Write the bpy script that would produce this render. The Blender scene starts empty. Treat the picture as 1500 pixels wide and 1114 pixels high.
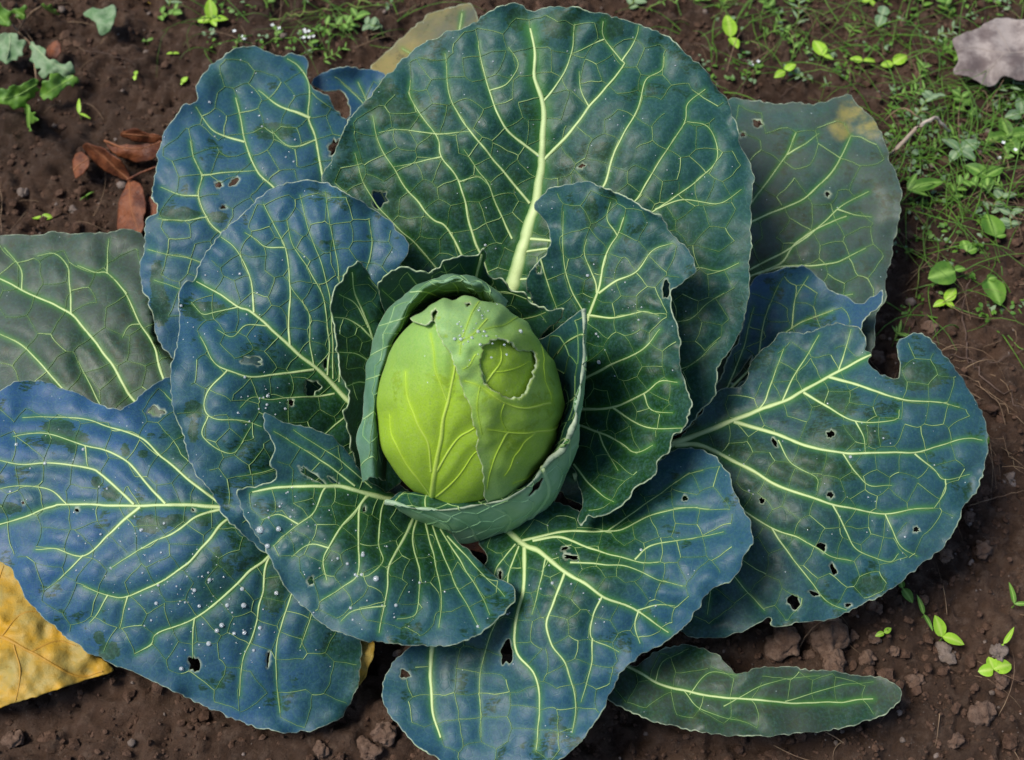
import bpy, math, random
import numpy as np
from mathutils import Vector, geometry
random.seed(7); RNG = np.random.default_rng(11)
SC = bpy.context.scene
COL = SC.collection

# ------------------------------------------------------------------ camera
TILT = math.radians(30); DIST = 1.25; TZ = 0.10; FOC = 50.0; FPX = 1500 * FOC / 36
CAM = np.array([0, -DIST * math.sin(TILT), TZ + DIST * math.cos(TILT)])
cd = bpy.data.cameras.new('camera'); cam = bpy.data.objects.new('camera', cd); COL.objects.link(cam)
cam.location = CAM; cam.rotation_euler = (TILT, 0, 0)
cd.lens = FOC; cd.sensor_width = 36; cd.clip_start = 0.01; cd.clip_end = 500
cd.dof.use_dof = True; cd.dof.focus_distance = 1.18; cd.dof.aperture_fstop = 6.5
SC.camera = cam

# ------------------------------------------------------------------ sky, sun, exposure
SUN_EL, SUN_AZ = 60.0, -95.0          # azimuth from +Y towards +X
w = bpy.data.worlds.new('World'); SC.world = w; w.use_nodes = True
nt = w.node_tree; nt.nodes.clear()
sky = nt.nodes.new('ShaderNodeTexSky'); sky.sky_type = 'NISHITA'; sky.sun_disc = False
sky.sun_elevation = math.radians(SUN_EL); sky.sun_rotation = math.radians(SUN_AZ)
bg = nt.nodes.new('ShaderNodeBackground'); bg.inputs[1].default_value = 0.09
wo = nt.nodes.new('ShaderNodeOutputWorld')
nt.links.new(sky.outputs[0], bg.inputs[0]); nt.links.new(bg.outputs[0], wo.inputs[0])
sl = bpy.data.lights.new('sun', 'SUN'); sun = bpy.data.objects.new('sun', sl); COL.objects.link(sun)
sl.energy = 3.0; sl.angle = math.radians(24); sl.color = (1, 0.95, 0.87)
sun.rotation_euler = (math.radians(90 - SUN_EL), 0, math.radians(180 - SUN_AZ))
SC.view_settings.view_transform = 'Standard'; SC.view_settings.look = 'None'
SC.view_settings.exposure = 0.52; SC.view_settings.gamma = 1.0; SC.view_settings.use_curve_mapping = False
SC.render.engine = 'CYCLES'; SC.cycles.use_denoising = True
SC.cycles.max_bounces = 6; SC.cycles.transparent_max_bounces = 4

# ------------------------------------------------------------------ maths helpers
def ray(q):
    q = np.atleast_2d(np.asarray(q, float))
    u = (q[:, 0] - 750) / FPX; v = (557 - q[:, 1]) / FPX
    c, s = math.cos(TILT), math.sin(TILT)
    return np.stack([u, s + v * c, -c + v * s], 1)
def at_z(q, z):
    d = ray(q); t = (np.asarray(z, float) - CAM[2]) / d[:, 2]
    return CAM + d * t[:, None]
TAB = RNG.random((256, 256))
def vnoise(x, y, seed=0):
    x = np.asarray(x, float) + seed * 17.31; y = np.asarray(y, float) + seed * 9.77
    xi = np.floor(x).astype(int); yi = np.floor(y).astype(int); fx = x - xi; fy = y - yi
    fx = fx * fx * (3 - 2 * fx); fy = fy * fy * (3 - 2 * fy)
    a = TAB[xi % 256, yi % 256]; b = TAB[(xi + 1) % 256, yi % 256]
    c = TAB[xi % 256, (yi + 1) % 256]; d = TAB[(xi + 1) % 256, (yi + 1) % 256]
    return (a * (1 - fx) + b * fx) * (1 - fy) + (c * (1 - fx) + d * fx) * fy * 1.0 - 0.5
def fbm(x, y, seed=0, oct=4):
    r = 0; a = 1.0
    for k in range(oct):
        r = r + a * vnoise(np.asarray(x) * 2 ** k, np.asarray(y) * 2 ** k, seed + k * 3); a *= 0.5
    return r
def smooth_line(pts, step, closed=False):
    """Catmull-Rom through pts, resampled at about `step`."""
    p = np.asarray(pts, float); n = len(p); out = []
    rng = range(n if closed else n - 1)
    for i in rng:
        if closed: a, b, c, d = p[i - 1], p[i], p[(i + 1) % n], p[(i + 2) % n]
        else:
            b, c = p[i], p[i + 1]
            a = p[i - 1] if i > 0 else 2 * b - c
            d = p[i + 2] if i + 2 < n else 2 * c - b
        k = max(1, int(round(np.linalg.norm((c - b)[:2]) / step)))
        for t in np.arange(k) / k:
            out.append(0.5 * (2 * b + (c - a) * t + (2 * a - 5 * b + 4 * c - d) * t ** 2 + (3 * b - a - 3 * c + d) * t ** 3))
    if not closed: out.append(p[-1])
    return np.array(out)
def inside(q, poly):
    x, y = q[:, 0], q[:, 1]; r = np.zeros(len(q), bool)
    px, py = poly[:, 0], poly[:, 1]; qx, qy = np.roll(px, -1), np.roll(py, -1)
    for i in range(len(poly)):
        if py[i] == qy[i]: continue
        r ^= ((py[i] > y) != (qy[i] > y)) & (x < (qx[i] - px[i]) * (y - py[i]) / (qy[i] - py[i]) + px[i])
    return r
def seg_dist(q, A, B):
    best = np.full(len(q), 1e9)
    for a, b in zip(A, B):
        ab = b - a; L = ab @ ab + 1e-9
        t = np.clip(((q - a) @ ab) / L, 0, 1)
        d = q - a - t[:, None] * ab
        best = np.minimum(best, d[:, 0] ** 2 + d[:, 1] ** 2)
    return np.sqrt(best)
def poly_dist(q, poly): return seg_dist(q, poly, np.roll(poly, -1, 0))
def line_dist(q, line): return seg_dist(q, line[:-1], line[1:])

class Field:
    """distance to a set of segments, on a 2-unit raster, exact within R and capped beyond"""
    def __init__(s, A, B, lo, hi, R):
        s.lo = np.asarray(lo, float) - 6; s.R = R; s.st = 2.0
        s.w = int((hi[0] + 6 - s.lo[0]) / s.st) + 3; s.h = int((hi[1] + 6 - s.lo[1]) / s.st) + 3
        g = np.full((s.h, s.w), float(R) ** 2)
        for a, b in zip(A, B):
            i0 = max(0, int((min(a[1], b[1]) - R - s.lo[1]) / s.st)); i1 = min(s.h, int((max(a[1], b[1]) + R - s.lo[1]) / s.st) + 2)
            j0 = max(0, int((min(a[0], b[0]) - R - s.lo[0]) / s.st)); j1 = min(s.w, int((max(a[0], b[0]) + R - s.lo[0]) / s.st) + 2)
            if i0 >= i1 or j0 >= j1: continue
            x = s.lo[0] + np.arange(j0, j1) * s.st - a[0]; y = (s.lo[1] + np.arange(i0, i1) * s.st - a[1])[:, None]
            ab = b - a; t = np.clip((x * ab[0] + y * ab[1]) / (ab @ ab + 1e-9), 0, 1)
            d = (x - t * ab[0]) ** 2 + (y - t * ab[1]) ** 2
            np.minimum(g[i0:i1, j0:j1], d, out=g[i0:i1, j0:j1])
        s.g = np.sqrt(g)
    def __call__(s, q):
        fx = np.clip((q[:, 0] - s.lo[0]) / s.st, 0, s.w - 1.001); fy = np.clip((q[:, 1] - s.lo[1]) / s.st, 0, s.h - 1.001)
        i, j = fy.astype(int), fx.astype(int); a, b = fy - i, fx - j; g = s.g
        return g[i, j] * (1 - a) * (1 - b) + g[i, j + 1] * (1 - a) * b + g[i + 1, j] * a * (1 - b) + g[i + 1, j + 1] * a * b
def tps(ctrl):
    c = np.asarray(ctrl, float); X = c[:, :2] / 300; n = len(c)
    def U(r2): return np.where(r2 > 1e-12, r2 * np.log(np.maximum(r2, 1e-12)), 0)
    K = U(((X[:, None] - X[None]) ** 2).sum(2)) + np.eye(n) * 0.02
    Pm = np.hstack([np.ones((n, 1)), X]); M = np.zeros((n + 3, n + 3))
    M[:n, :n] = K; M[:n, n:] = Pm; M[n:, :n] = Pm.T
    s = np.linalg.solve(M, np.r_[c[:, 2], 0, 0, 0])
    def f(q):
        q = np.atleast_2d(np.asarray(q, float)) / 300
        return U(((q[:, None] - X[None]) ** 2).sum(2)) @ s[:n] + s[n] + q @ s[n + 1:]
    return f

# ------------------------------------------------------------------ objects
def mesh_obj(name, V, F, mats, parent=None, attrs=None, smooth=True, base=(0, 0, 0)):
    V = np.asarray(V, float) - np.asarray(base, float)
    me = bpy.data.meshes.new(name)
    if isinstance(F, np.ndarray):
        k = F.shape[1]
        me.vertices.add(len(V)); me.vertices.foreach_set('co', V.ravel())
        me.loops.add(F.size); me.loops.foreach_set('vertex_index', F.ravel().astype(np.int32))
        me.polygons.add(len(F)); me.polygons.foreach_set('loop_start', np.arange(len(F), dtype=np.int32) * k)
        me.update(calc_edges=True)
    else:
        me.from_pydata([tuple(v) for v in V], [], F)
    me.polygons.foreach_set('use_smooth', np.full(len(me.polygons), smooth))
    for k, a in (attrs or {}).items():
        at = me.attributes.new(k, 'FLOAT', 'POINT'); at.data.foreach_set('value', np.asarray(a, np.float32))
    for m in (mats if isinstance(mats, (list, tuple)) else [mats]): me.materials.append(m)
    me.validate(); me.update()
    o = bpy.data.objects.new(name, me); COL.objects.link(o)
    if parent: o.parent = parent
    return o
def empty(name, loc):
    o = bpy.data.objects.new(name, None); COL.objects.link(o); o.location = loc; o.empty_display_size = 0.02
    return o
def tag(o, label=None, cat=None, group=None, kind=None):
    if label: o['label'] = label
    if cat: o['category'] = cat
    if group: o['group'] = group
    if kind: o['kind'] = kind
    return o

# ------------------------------------------------------------------ materials
class N:
    """tiny node-tree writer"""
    def __init__(s, name):
        s.m = bpy.data.materials.new(name); s.m.use_nodes = True; s.t = s.m.node_tree
        s.b = s.t.nodes['Principled BSDF']; s.out = s.t.nodes['Material Output']
    def n(s, typ, **kw):
        x = s.t.nodes.new(typ)
        for k, v in kw.items(): setattr(x, k, v)
        return x
    def set(s, sock, v):
        if hasattr(v, 'links'): s.t.links.new(v, sock)
        elif isinstance(v, (tuple, list)) and len(v) == 3 and sock.type == 'RGBA': sock.default_value = (*v, 1)
        else: sock.default_value = v
    def obj(s): return s.n('ShaderNodeTexCoord').outputs['Object']
    def noise(s, co, scale, detail=4, rough=0.55, dist=0.0):
        x = s.n('ShaderNodeTexNoise'); s.set(x.inputs['Vector'], co)
        for k, v in (('Scale', scale), ('Detail', detail), ('Roughness', rough), ('Distortion', dist)): x.inputs[k].default_value = v
        return x.outputs['Fac']
    def voro(s, co, scale, feature='F1'):
        x = s.n('ShaderNodeTexVoronoi', feature=feature); s.set(x.inputs['Vector'], co); x.inputs['Scale'].default_value = scale
        return x.outputs['Distance']
    def scale(s, co, v, rot=(0, 0, 0)):
        x = s.n('ShaderNodeMapping'); s.set(x.inputs[0], co); x.inputs['Scale'].default_value = v; x.inputs['Rotation'].default_value = rot
        return x.outputs[0]
    def math(s, op, a, b=0.0, clamp=False):
        x = s.n('ShaderNodeMath', operation=op, use_clamp=clamp); s.set(x.inputs[0], a); s.set(x.inputs[1], b)
        return x.outputs[0]
    def ramp(s, v, lo, hi, a=0.0, b=1.0):
        x = s.n('ShaderNodeMapRange', interpolation_type='SMOOTHSTEP'); s.set(x.inputs[0], v)
        for i, k in enumerate((lo, hi, a, b)): s.set(x.inputs[i + 1], k)
        return x.outputs[0]
    def mix(s, f, a, b, mode='MIX'):
        x = s.n('ShaderNodeMix', data_type='RGBA', blend_type=mode)
        s.set(x.inputs[0], f); s.set(x.inputs[6], a); s.set(x.inputs[7], b)
        return x.outputs[2]
    def attr(s, name): return s.n('ShaderNodeAttribute', attribute_name=name).outputs['Fac']
    def bump(s, h, strength, dist):
        x = s.n('ShaderNodeBump'); x.inputs['Strength'].default_value = strength; x.inputs['Distance'].default_value = dist
        s.set(x.inputs['Height'], h); s.set(s.b.inputs['Normal'], x.outputs[0])
    def finish(s, col, rough, spec=0.4):
        s.set(s.b.inputs['Base Color'], col); s.set(s.b.inputs['Roughness'], rough); s.b.inputs['Specular IOR Level'].default_value = spec
        return s.m

def leaf_material(name, green, teal, blue, halo, vein, under=False, head=False):
    """Object colour: R wax bloom, G blue of the bloom plus painted-in sky sheen, B age/grey dirt, A yellowing."""
    k = N(name); co = k.obj(); oi = k.n('ShaderNodeObjectInfo')
    sep = k.n('ShaderNodeSeparateColor'); k.set(sep.inputs[0], oi.outputs['Color'])
    bloom, blue_, age, yel = sep.outputs[0], sep.outputs[1], sep.outputs[2], oi.outputs['Alpha']
    big = k.noise(co, 11, 3); mid = k.noise(co, 42, 5, 0.6); fine = k.noise(co, 330, 3, 0.7); streak = k.noise(k.scale(co, (130, 420, 200), (0.3, 0.2, 0.7)), 1.0, 4, 0.7)
    reach = k.ramp(k.attr('reach'), 0.25, 0.90, -0.75, 0.22)
    c = k.mix(k.ramp(k.math('ADD', k.math('ADD', bloom, reach), k.math('MULTIPLY', k.math('SUBTRACT', big, 0.5), 1.1)), 0.0, 1.0), green, teal)
    c = k.mix(k.math('MULTIPLY', blue_, k.ramp(k.math('ADD', k.math('ADD', k.noise(co, 9, 2), k.math('MULTIPLY', reach, 0.40)), k.math('MULTIPLY', mid, 0.3)), 0.26, 0.76)), c, blue)  # bluish wax bloom, with the sky's blue sheen also put into the colour
    c = k.mix(k.math('MULTIPLY', k.ramp(k.math('ADD', k.attr('rub'), k.math('MULTIPLY', k.math('SUBTRACT', streak, 0.5), 1.3)), 0.34, 0.41), 0.9), c, k.mix(0.35, green, (0.02, 0.045, 0.02)))
    # wax rubbed off: dark green streaky patches
    rub = k.math('MULTIPLY', k.ramp(k.noise(co, 23, 3, 0.6), 0.59, 0.62), k.ramp(streak, 0.45, 0.51))
    c = k.mix(k.math('MULTIPLY', rub, 0.88), c, tuple(x * 0.75 for x in green))
    # mottling
    c = k.mix(k.math('MULTIPLY', k.ramp(mid, 0.35, 0.75), 0.10), c, (0.05, 0.14, 0.15) if not head else (0.30, 0.42, 0.10))
    c = k.mix(k.math('MULTIPLY', k.ramp(fine, 0.42, 0.68), 0.24), c, (0.07, 0.17, 0.18) if not head else (0.36, 0.46, 0.16))
    c = k.mix(k.math('MULTIPLY', k.ramp(k.noise(co, 900, 3, 0.8), 0.45, 0.7), 0.38), c, tuple(x * 0.45 for x in teal))
    # age: grey brown film
    c = k.mix(k.math('MULTIPLY', age, k.ramp(k.math('ADD', k.noise(co, 17, 5, 0.65), k.math('MULTIPLY', age, 0.25)), 0.35, 0.75)), c, (0.085, 0.090, 0.078))
    c = k.mix(k.math('MULTIPLY', yel, k.ramp(k.noise(co, 14, 4), 0.25, 0.6)), c, (0.42, 0.30, 0.06))
    c = k.mix(k.math('MULTIPLY', k.math('MULTIPLY', age, 1.0), k.ramp(k.noise(co, 60, 5, 0.75), 0.54, 0.66)), c, (0.045, 0.045, 0.02))
    c = k.mix(k.ramp(k.math('MULTIPLY', k.attr('spot'), k.math('ADD', 0.6, k.math('MULTIPLY', k.math('SUBTRACT', mid, 0.5), 3.0))), 0.15, 0.9, 0.0, 0.7), c, (0.33, 0.27, 0.07))
    # fine net of veinlets
    net = k.math('SUBTRACT', 1.0, k.ramp(k.voro(k.scale(co, (1, 1, 1)), 150, 'DISTANCE_TO_EDGE'), 0.0, 0.10))
    c = k.mix(k.math('MULTIPLY', net, 0.10), c, halo)
    v = k.attr('vein')
    c = k.mix(k.math('MULTIPLY', k.ramp(v, 0.02, 0.60), 0.80), c, halo)
    c = k.mix(k.math('MULTIPLY', k.ramp(v, 0.45, 1.0), 0.9), c, vein)
    e = k.math('MULTIPLY', k.ramp(k.attr('edge'), 0.15, 0.9), k.ramp(k.noise(co, 60, 2), 0.3, 0.6, 0.45, 1.0))
    c = k.mix(k.math('MULTIPLY', e, 0.85 if not head else 1.0), c, (0.46, 0.52, 0.36) if not head else k.mix(k.ramp(k.noise(co, 140, 2), 0.45, 0.6), (0.74, 0.76, 0.50), (0.30, 0.22, 0.08)))
    c = k.mix(k.math('MULTIPLY', k.attr('under'), 0.85), c, k.mix(k.ramp(mid, 0.3, 0.7), (0.22, 0.43, 0.20), (0.32, 0.52, 0.30)))
    # pale specks of dried dew
    sp = k.math('SUBTRACT', 1.0, k.ramp(k.voro(co, 120), 0.035, 0.07))
    sp = k.math('MULTIPLY', sp, k.ramp(k.noise(co, 20, 2), 0.52, 0.62))
    c = k.mix(k.math('MULTIPLY', sp, 0.8), c, (0.6, 0.66, 0.66))
    if under: c = k.mix(0.5, c, (0.20, 0.33, 0.22))
    k.bump(k.math('ADD', k.math('MULTIPLY', fine, 0.4), k.math('ADD', mid, k.math('MULTIPLY', net, -0.25))), 0.22, 0.0010)
    k.finish(c, k.ramp(mid, 0.3, 0.7, 0.42, 0.58), 0.27 if not head else 0.18)
    return k.m
GREEN, TEAL, BLUE = (0.005, 0.034, 0.006), (0.015, 0.066, 0.047), (0.020, 0.075, 0.180)
M_LEAF = leaf_material('cabbage_leaf_top', GREEN, TEAL, BLUE, (0.050, 0.175, 0.022), (0.58, 0.69, 0.32))
M_BACK = leaf_material('cabbage_leaf_underside', (0.09, 0.20, 0.08), (0.13, 0.26, 0.20), (0.14, 0.26, 0.28), (0.2, 0.36, 0.12), (0.5, 0.62, 0.3), under=True)
M_HEAD = leaf_material('cabbage_head_leaf', (0.29, 0.46, 0.030), (0.21, 0.39, 0.10), (0.26, 0.40, 0.20), (0.36, 0.54, 0.022), (0.47, 0.61, 0.11), head=True)
def plain(name, col, col2, scale=60, rough=0.7, spec=0.3, veins=None, bump=0.3):
    k = N(name); co = k.obj()
    c = k.mix(k.ramp(k.noise(co, scale, 5, 0.6), 0.35, 0.65), col, col2)
    c = k.mix(k.math('MULTIPLY', k.ramp(k.noise(co, scale * 6, 3, 0.7), 0.55, 0.7), 0.4), c, tuple(x * 0.4 for x in col))
    if veins: c = k.mix(k.ramp(k.attr('vein'), 0.05, 0.9), c, veins)
    k.bump(k.noise(co, scale * 4, 5, 0.65), bump, 0.002)
    return k.finish(c, rough, spec)
M_RIM = plain('leaf_margin', (0.42, 0.50, 0.32), (0.30, 0.40, 0.20), 90, 0.5)
M_STALK = plain('pale_stalk', (0.33, 0.45, 0.20), (0.25, 0.38, 0.15), 40, 0.5)

# ------------------------------------------------------------------ ground
def ground_h(x, y):
    x = np.asarray(x, float); y = np.asarray(y, float)
    h = 0.024 * fbm(x * 6, y * 6, 1, 2) + 0.012 * fbm(x * 22, y * 22, 5, 3)
    c = np.abs(fbm(x * 48, y * 48, 9, 3)); h = h + 0.022 * (0.35 - c)
    h = h + 0.009 * fbm(x * 150, y * 150, 13, 2)
    return h - 0.012
def axis(lo, hi, step, far):
    c = np.arange(lo, hi + step / 2, step); e = []
    s = step; v = 0
    while v < far: s *= 1.28; v += s; e.append(v)
    e = np.array(e)
    return np.r_[lo - e[::-1], c, hi + e]
gx, gy = axis(-0.80, 0.80, 0.0036, 60), axis(-0.62, 0.82, 0.0036, 60)
X, Y = np.meshgrid(gx, gy); nx, ny = len(gx), len(gy)
idx = np.arange(nx * ny).reshape(ny, nx)
F = np.stack([idx[:-1, :-1], idx[:-1, 1:], idx[1:, 1:], idx[1:, :-1]], -1).reshape(-1, 4)
k = N('soil'); co = k.obj()
c = k.mix(k.ramp(k.noise(co, 9, 5, 0.6), 0.3, 0.7), (0.052, 0.028, 0.017), (0.135, 0.076, 0.048))
c = k.mix(k.math('MULTIPLY', k.ramp(k.noise(co, 70, 5, 0.7), 0.45, 0.75), 0.75), c, (0.21, 0.14, 0.10))
c = k.mix(k.math('MULTIPLY', k.ramp(k.noise(co, 300, 3, 0.7), 0.5, 0.75), 0.5), c, (0.02, 0.014, 0.01))
c = k.mix(k.math('MULTIPLY', k.math('SUBTRACT', 1.0, k.ramp(k.voro(co, 210), 0.1, 0.2)), k.ramp(k.noise(co, 25, 2), 0.5, 0.65)), c, (0.20, 0.16, 0.13))
c = k.mix(k.math('MULTIPLY', k.ramp(k.noise(co, 4.5, 3, 0.6), 0.45, 0.62), 0.45), c, (0.022, 0.014, 0.010))
k.bump(k.noise(co, 320, 7, 0.8), 1.0, 0.006)
M_SOIL = k.finish(c, 0.85, 0.25)
g = mesh_obj('ground', np.stack([X, Y, ground_h(X, Y)], -1).reshape(-1, 3), F, M_SOIL); tag(g, kind='structure')
def on_ground(q, lift=0.0):
    q = np.atleast_2d(np.asarray(q, float)); z = np.zeros(len(q))
    for _ in range(8):
        p = at_z(q, z + lift); z = ground_h(p[:, 0], p[:, 1])
    return at_z(q, z + lift)

# ------------------------------------------------------------------ leaf builder (works in a 2-D chart q; P maps chart + lift to a point)
ALL_LEAVES = []
class Leaf:
    def __init__(s, name, outline, P, parent, base, color, mats, step=5.0, jit=1.7, holes=(), veins=(), net=36, ripple=(0.0042, 105), ruffle=0.0055, thick=0.0009, puff=0.0022, label=None, seed=0, chart_unit=1.0, smooth_outline=True, under=None, rim=None, rubs=(), spots=(), vw=1.18, fold=0.0):
        s.fold = fold
        ALL_LEAVES.append(s); s.rim = rim; s.rubs = rubs; s.spots = spots; s.under = under; s.seed = seed; s.P0 = P; s.ripple = ripple; s.ruffle = ruffle; s.puff = puff; s.base = base; s.color = color
        r = np.random.default_rng(100 + seed)
        o = smooth_line(outline, step * 0.62, True) if smooth_outline else np.asarray(outline, float)
        tn = np.roll(o, -1, 0) - np.roll(o, 1, 0); L = np.linalg.norm(tn, axis=1, keepdims=True) + 1e-9
        nn = np.stack([tn[:, 1], -tn[:, 0]], 1) / L
        o = o + nn * (jit * (1.5 * vnoise(o[:, 0] / 17, o[:, 1] / 17, seed) + 1.6 * vnoise(o[:, 0] / 6, o[:, 1] / 6, seed + 4)))[:, None] * 1.6
        s.outline = o
        s.holes = []
        for hole in holes:
            if len(hole) > 5:
                h_ = smooth_line(hole, step * 0.5, True)
                h_ = h_ + np.stack([vnoise(h_[:, 0] / 5, h_[:, 1] / 5, 3), vnoise(h_[:, 0] / 5, h_[:, 1] / 5, 4)], 1) * 5
                s.holes.append(h_); continue
            hx, hy, rx, ry, rot = hole
            t = np.linspace(0, 2 * math.pi, 14, endpoint=False)
            rr = 1 + 0.75 * (r.random(14) - 0.5)
            hxy = np.stack([rx * rr * np.cos(t), ry * rr * np.sin(t)], 1); cr, sr = math.cos(rot), math.sin(rot)
            s.holes.append(smooth_line(hxy @ np.array([[cr, sr], [-sr, cr]]) + [hx, hy], step * 0.5, True))
        s.veins = []
        for v in veins:
            w0, w1, pts = v; w0 *= vw; w1 *= vw; ln = smooth_line(pts, 4.0)
            if len(ln) > 3:
                wob = np.stack([vnoise(ln[:, 0] / 25, ln[:, 1] / 25, seed + 7), vnoise(ln[:, 0] / 25, ln[:, 1] / 25, seed + 8)], 1)
                ln = ln + wob * 3.0 * np.minimum(1, np.linspace(0, 3, len(ln)))[:, None]
            s.veins.append((w0, w1, ln))
        lo_, hi_ = o.min(0), o.max(0)
        s.f_edge = Field(o, np.roll(o, -1, 0), lo_, hi_, 90)
        s.f_v = [Field(l[:-1], l[1:], lo_, hi_, 34 + 2 * w0) for w0, _, l in s.veins]
        if fold: s.f_mid = Field(s.veins[0][2][:-1], s.veins[0][2][1:], lo_, hi_, 140)
        s.net_lines = s.network(net, r) if net else []
        if s.net_lines: s.f_n = Field(np.concatenate([l[:-1] for l in s.net_lines]), np.concatenate([l[1:] for l in s.net_lines]), lo_, hi_, 18)
        # blade points
        lo, hi = o.min(0), o.max(0)
        gx, gy = np.meshgrid(np.arange(lo[0], hi[0], step), np.arange(lo[1], hi[1], step * 0.87))
        gx[1::2] += step / 2
        q = np.stack([gx.ravel(), gy.ravel()], 1) + (r.random((gx.size, 2)) - 0.5) * step * 0.3
        m = inside(q, o); q = q[m]; q = q[s.f_edge(q) > step * 0.75]
        ring = o - nn * 1.9; ring2 = o + nn * 1.9; ring = np.concatenate([ring, ring2]); ring = ring[inside(ring, o)]; ring = ring[s.f_edge(ring) > 1.5]; q = np.concatenate([q, ring])
        for h in s.holes:
            q = q[~inside(q, h)]; q = q[poly_dist(q, h) > step * 0.4]
        pts = [Vector(p) for p in o]; edges = [(i, (i + 1) % len(o)) for i in range(len(o))]
        for h in s.holes:
            b = len(pts); pts += [Vector(p) for p in h]; edges += [(b + i, b + (i + 1) % len(h)) for i in range(len(h))]
        pts += [Vector(p) for p in q]
        vo, eo, fo = geometry.delaunay_2d_cdt(pts, edges, [], 0, 1e-4)[:3]
        Q = np.array([tuple(v) for v in vo]); Fa = np.array([f for f in fo if len(f) == 3])
        cen = Q[Fa].mean(1); keep = inside(cen, o)
        for h in s.holes: keep &= ~inside(cen, h)
        Fa = Fa[keep]
        a = Q[Fa[:, 1]] - Q[Fa[:, 0]]; b = Q[Fa[:, 2]] - Q[Fa[:, 0]]
        flip = (a[:, 0] * b[:, 1] - a[:, 1] * b[:, 0]) > 0           # y is down in the chart
        Fa[flip] = Fa[flip][:, ::-1]
        if getattr(P, 'flip', False): Fa = Fa[:, ::-1]
        used = np.unique(Fa); mp = np.full(len(Q), -1); mp[used] = np.arange(len(used)); Q = Q[used]; Fa = mp[Fa]
        V = s.P(Q)
        blade = mesh_obj(name, V, Fa, mats, parent, {'vein': s.halo(Q), 'edge': s.edge_attr(Q), 'reach': s.reach(Q), 'rub': s.blobs(s.rubs, Q), 'spot': s.blobs(s.spots, Q), 'under': under(Q) if under else np.zeros(len(Q))}, base=base)
        blade.color = color; s.obj = blade
        if parent is None: blade.location = base
        if thick:
            md = blade.modifiers.new('thickness', 'SOLIDIFY'); md.thickness = thick; md.offset = -1
            if len(mats) > 1: md.material_offset = 1
            if len(mats) > 2: md.material_offset_rim = 2
        if label: blade['label'] = label
        for i, (w0, w1, ln) in enumerate(s.veins):
            s.strip('midrib' if i == 0 else 'vein', [(w0, w1, ln)], mats[0], 0.24)
        if s.net_lines:
            ob = s.strip('vein_network', [(w, w * 0.75, l) for l, w in zip(s.net_lines, r.choice([0.8, 1.05, 1.35, 1.9], len(s.net_lines), p=[.35, .3, .22, .13]))], mats[0], 0.30); ob['kind'] = 'stuff'
    def blobs(s, L, q):
        r = np.zeros(len(q))
        for x, y, rx, ry in L: r = np.maximum(r, np.exp(-(((q[:, 0] - x) / rx) ** 2 + ((q[:, 1] - y) / ry) ** 2) ** 1.5))
        return r
    def reach(s, q):
        if not s.veins: return np.ones(len(q))
        b = s.veins[0][2][0]; d = np.linalg.norm(q - b, axis=1)
        return np.clip(d / np.linalg.norm(s.outline - b, axis=1).max(), 0, 1)
    def edge_attr(s, Q):
        e = np.clip(1 - s.f_edge(Q) / 2.1, 0, 1)
        if s.rim: e = np.maximum(e, np.clip(1.3 - np.abs(Q[:, 1] - s.rim) / 3.0, 0, 1))
        for h in s.holes: e = np.maximum(e, np.clip(1 - poly_dist(Q, h) / 1.4 - 0.15, 0, 1) * 0.75)
        return e
    def lift(s, q):
        amp, wl = s.ripple
        h = amp * 2 * fbm(q[:, 0] / wl, q[:, 1] / wl, s.seed + 20, 2)
        if s.ruffle:
            d = s.f_edge(q); e = np.exp(-d / 28)
            h = h + s.ruffle * 2 * e * (vnoise(q[:, 0] / 30, q[:, 1] / 30, s.seed + 30) + vnoise(q[:, 0] / 75, q[:, 1] / 75, s.seed + 31))
        if s.puff and s.veins:
            h = h + s.puff * (1 - np.exp(-(s.vdist(q) / 15) ** 2))
            if s.fold: h = h + s.fold * (1 - np.exp(-(s.f_mid(q) / 55) ** 2)) - 0.4 * s.fold
            if s.net_lines: h = h + s.puff * 0.60 * (1 - np.exp(-(s.ndist(q) / 9) ** 2))
        return h
    def vdist(s, q): return np.min([f(q) for f in s.f_v], 0)
    def ndist(s, q): return s.f_n(q)
    def P(s, q, off=0.0): return s.P0(q, s.lift(q) + off)
    def halo(s, q):
        h = np.zeros(len(q))
        for (w0, w1, l), f in zip(s.veins, s.f_v):
            h = np.maximum(h, min(0.55, 0.30 + 0.03 * w0) * np.exp(-(f(q) / (3.2 + 0.42 * w0)) ** 1.3))
        if s.net_lines: h = np.maximum(h, 0.26 * np.exp(-(s.ndist(q) / 4.0) ** 1.5))
        return h
    def network(s, sp, r):
        o = s.outline; lo, hi = o.min(0), o.max(0)
        n = int((hi[0] - lo[0]) * (hi[1] - lo[1]) / sp ** 2 * 3); c = lo + r.random((n, 2)) * (hi - lo)
        keep = []
        # seeds in mirrored pairs beside the main veins, so that the cells share those veins as their borders
        for w0, w1, l in s.veins:
            t = np.gradient(l, axis=0); t /= np.linalg.norm(t, axis=1, keepdims=True) + 1e-9
            nrm = np.stack([-t[:, 1], t[:, 0]], 1)
            i = r.integers(2, 6)
            while i < len(l):
                dd = sp * (0.32 + 0.12 * r.random())
                for sg in (-1, 1):
                    p = l[i] + nrm[i] * dd * sg
                    if all((p[0] - k[0]) ** 2 + (p[1] - k[1]) ** 2 > (sp * 0.5) ** 2 for k in keep): keep.append(p)
                i += int(sp * (0.7 + 0.5 * r.random()) / 4) + 1
        for p in c:
            if all((p[0] - k[0]) ** 2 + (p[1] - k[1]) ** 2 > (sp * 0.72) ** 2 for k in keep): keep.append(p)
        S = np.array(keep)
        tri = np.array(geometry.delaunay_2d_cdt([Vector(p) for p in S], [], [], 0, 1e-5)[2])
        A, B, C = S[tri[:, 0]], S[tri[:, 1]], S[tri[:, 2]]
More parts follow.
